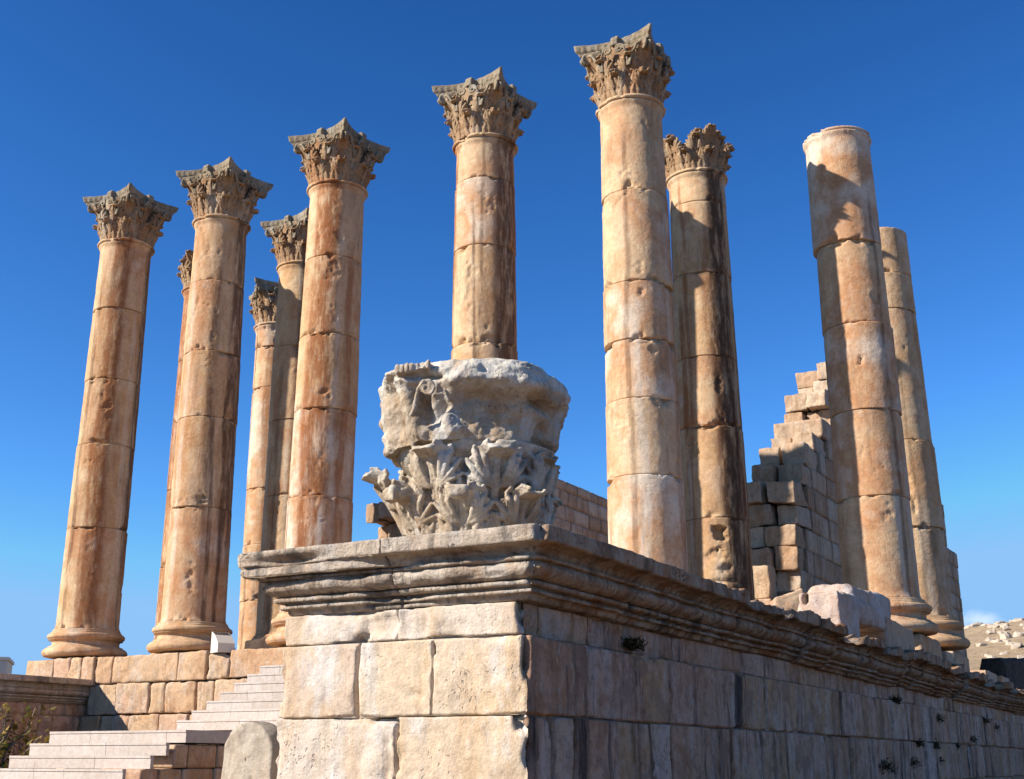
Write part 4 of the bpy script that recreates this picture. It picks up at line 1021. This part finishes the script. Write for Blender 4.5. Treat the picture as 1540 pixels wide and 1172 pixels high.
# ------------------------------------------------------------------ far things
def house():
    X, Y = -77.9, 60.; Z = float(gfun(np.array([-80.2]), np.array([60.]))[0])
    t = empty('house', (X, Y, Z), 'plain cream building with flat roof at the left edge, far behind', 'building')
    def rb(name, x0, x1, y0, y1, z0, z1, m):
        b = MB(); boxm(b, x0, x1, y0, y1, z0, z1); a = R(47); v = b.v[0]
        b.v[0] = np.stack([v[:, 0]*math.cos(a)-v[:, 1]*math.sin(a)+X, v[:, 0]*math.sin(a)+v[:, 1]*math.cos(a)+Y, v[:, 2]], 1); b.build(name, m, t, smooth=False)
    rb('wall', -9, 0, 0, 7, Z, 6.9, M['render']); rb('roof', -9.15, .15, -.15, 7.15, 6.903, 7.2, M['render']); rb('window', -2.6, -1.5, -.05, .03, 4.3, 5.6, M['glass'])
house()
def fence():
    t = empty('wire_fence', (-10, 12., 0), 'thin wire fence with slim posts at the left behind the platform', 'fence')
    Y = 14.
    for i in range(6):
        x = -16.4+i*1.15; b = MB(); v, f_ = tube([(x, Y, -4.3), (x, Y, .95)], .022, 6); add_mixed(b, v, f_); b.build('post', M['metal'], t)
    for z in (.3, .6, .9):
        b = MB(); v, f_ = tube([(-17., Y, z), (-10., Y, z)], .008, 4); add_mixed(b, v, f_); b.build('wire', M['metal'], t)
fence()
rr = random.Random(12); n_r = 0
base_rock = []
for i in range(3):
    v, fc = rough_block((0, 0, .35), (1.5, 1.1, .9), .16, .3, .12, 700+i, 0, .2); base_rock.append(mesh_of(v, fc, 'boulder', M['rock']))
def ray(u, v):
    d = look(16.835, .134, -29.552) @ Vector(((u-770)/1850.92, -(v-586)/1850.92, -1)); return d
spots = []
for i in range(70):     # ridge line and slope, in world polar terms (bearing, distance)
    if i < 20: bear = -10.2+i*.19+rr.uniform(-.07, .07); dist = rr.uniform(224, 236); s = rr.uniform(.7, 2.0)
    else: bear = rr.uniform(-9.2, -6.6)+.6*rr.random(); dist = rr.uniform(165, 222); s = rr.uniform(.4, 1.2)
    x = CAM[0]+dist*math.sin(R(bear)); y = CAM[1]+dist*math.cos(R(bear)); spots.append((x, y, s, bear, dist))
def rock_label(i, bear, dist, s):
    return None
HAVE = []
for i, (x, y, s, bear, dist) in enumerate(spots):
    z = float(gfun(np.array([x]), np.array([y]))[0])
    o = bpy.data.objects.new('boulder', base_rock[i % 3]); COL.objects.link(o); o.location = (x, y, z-.1)
    o.rotation_euler = (rr.uniform(-.2, .2), rr.uniform(-.2, .2), rr.uniform(0, 6)); o.scale = (s, s*.9, s*rr.uniform(.6, 1.))
    tag(o, 'pale boulder along the ridge of the dry hill on the right' if i < 20 else 'pale boulder lying on the slope of the dry hill on the right', 'boulder', 'boulders along the ridge of the dry hill' if i < 20 else 'boulders on the slope of the dry hill')

# ------------------------------------------------------------------ plants
def leaf_card(c, s, rr, ang=None):
    a = rr.uniform(0, 6.28); el = rr.uniform(-.9, .9); d = np.array([math.cos(a)*math.cos(el), math.sin(a)*math.cos(el), math.sin(el)])
    q = np.cross(d, [0.2, .1, 1]); q /= np.linalg.norm(q)+1e-9; nn = np.cross(d, q)
    pts = [c, c+d*s*.35+q*s*.28+nn*s*.05, c+d*s*.55+q*s*.14, c+d*s+nn*s*-.1, c+d*s*.55-q*s*.14, c+d*s*.35-q*s*.28+nn*s*.05]
    return np.array(pts), [(0, 1, 2, 5), (5, 2, 4, 4), (2, 3, 4, 4)]
def plant(name, label, cat, base, branches, leaves_per, leaf_s, spread, seed, mat, group=None, droop=0.):
    rr = random.Random(seed); t = empty(name, tuple(base), label, cat, group); wd = MB(); lf = MB()
    for k in range(branches):
        a = rr.uniform(0, 6.28); L_ = rr.uniform(.55, 1.); e = np.array([math.cos(a)*spread[0], math.sin(a)*spread[0], spread[1]*L_+droop])*L_
        p0 = np.array(base, float); pts = [p0]
        for i in range(1, 7):
            f_ = i/6; pts.append(p0+e*f_+np.array([rr.uniform(-1, 1), rr.uniform(-1, 1), rr.uniform(-.6, .6)])*.05*spread[1])
        v, f_ = tube(pts, np.linspace(.012, .004, 7)*max(.3, spread[1]), 5); add_mixed(wd, v, f_)
        for q in range(leaves_per):
            i = 6-3.2*rr.random()**1.6; i0 = int(min(5, i)); p = np.array(pts[i0])*(1-(i-i0))+np.array(pts[i0+1])*(i-i0) if i0 < 6 else pts[-1]
            p = p+np.array([rr.gauss(0, 1), rr.gauss(0, 1), rr.gauss(0, .8)])*leaf_s*.7
            v, f_ = leaf_card(p, leaf_s*rr.uniform(.6, 1.3), rr); add_mixed(lf, v, [tuple(dict.fromkeys(g_)) for g_ in f_], rr.random())
    wd.build('stems', M['bark'], t); lf.build('leaves', M[mat], t, smooth=False)
plant('shrub', 'sparse yellow-green shrub with bare twigs against the shaded wall at the bottom left', 'shrub', (3.7, -5.4, -4.3), 34, 50, .19, (1.5, 3.55), 5, 'leaf')
WEED = [(-11.73, -1.40, .26, 'dry dark tuft growing under the cornice nearest the corner'), (-.41, -1.5, .20, 'small weed close under the cornice before the long wall recedes'),
        (3.13, -1.66, .34, 'weed just below the cornice, directly under the ring-topped column'), (2.5, -2.2, .34, 'bushy weed on the middle joint with another trailing beneath it'),
        (1.14, -2.2, .26, 'left end of the row of weeds on the middle joint of the long wall'), (4.83, -2.2, .26, 'round weed on the middle joint, third from the left of its row'),
        (6.47, -2.0, .44, 'tall narrow weed hanging across the middle joint'), (9.95, -1.66, .5, 'largest weed near the right edge under the cornice'),
        (8.55, -1.56, .34, 'small weed under the cornice, left of the largest one'), (-1.75, -2.55, .55, 'big dark weed at the bottom edge, leftmost of the low ones'),
        (.47, -2.5, .45, 'narrow trailing weed low on the wall beside the big dark one'), (2.94, -2.5, .22, 'tiny weed below the bushy one on the long wall')]
for i, (y, z, s, lab) in enumerate(WEED):
    plant('wall_weed', lab, 'weed', (XA-.02, y, z), 12, 26, .05+.02*s, (s*.40, s*.25), 30+i, 'weed', 'weeds growing from joints of the long wall', droop=-s*.55)
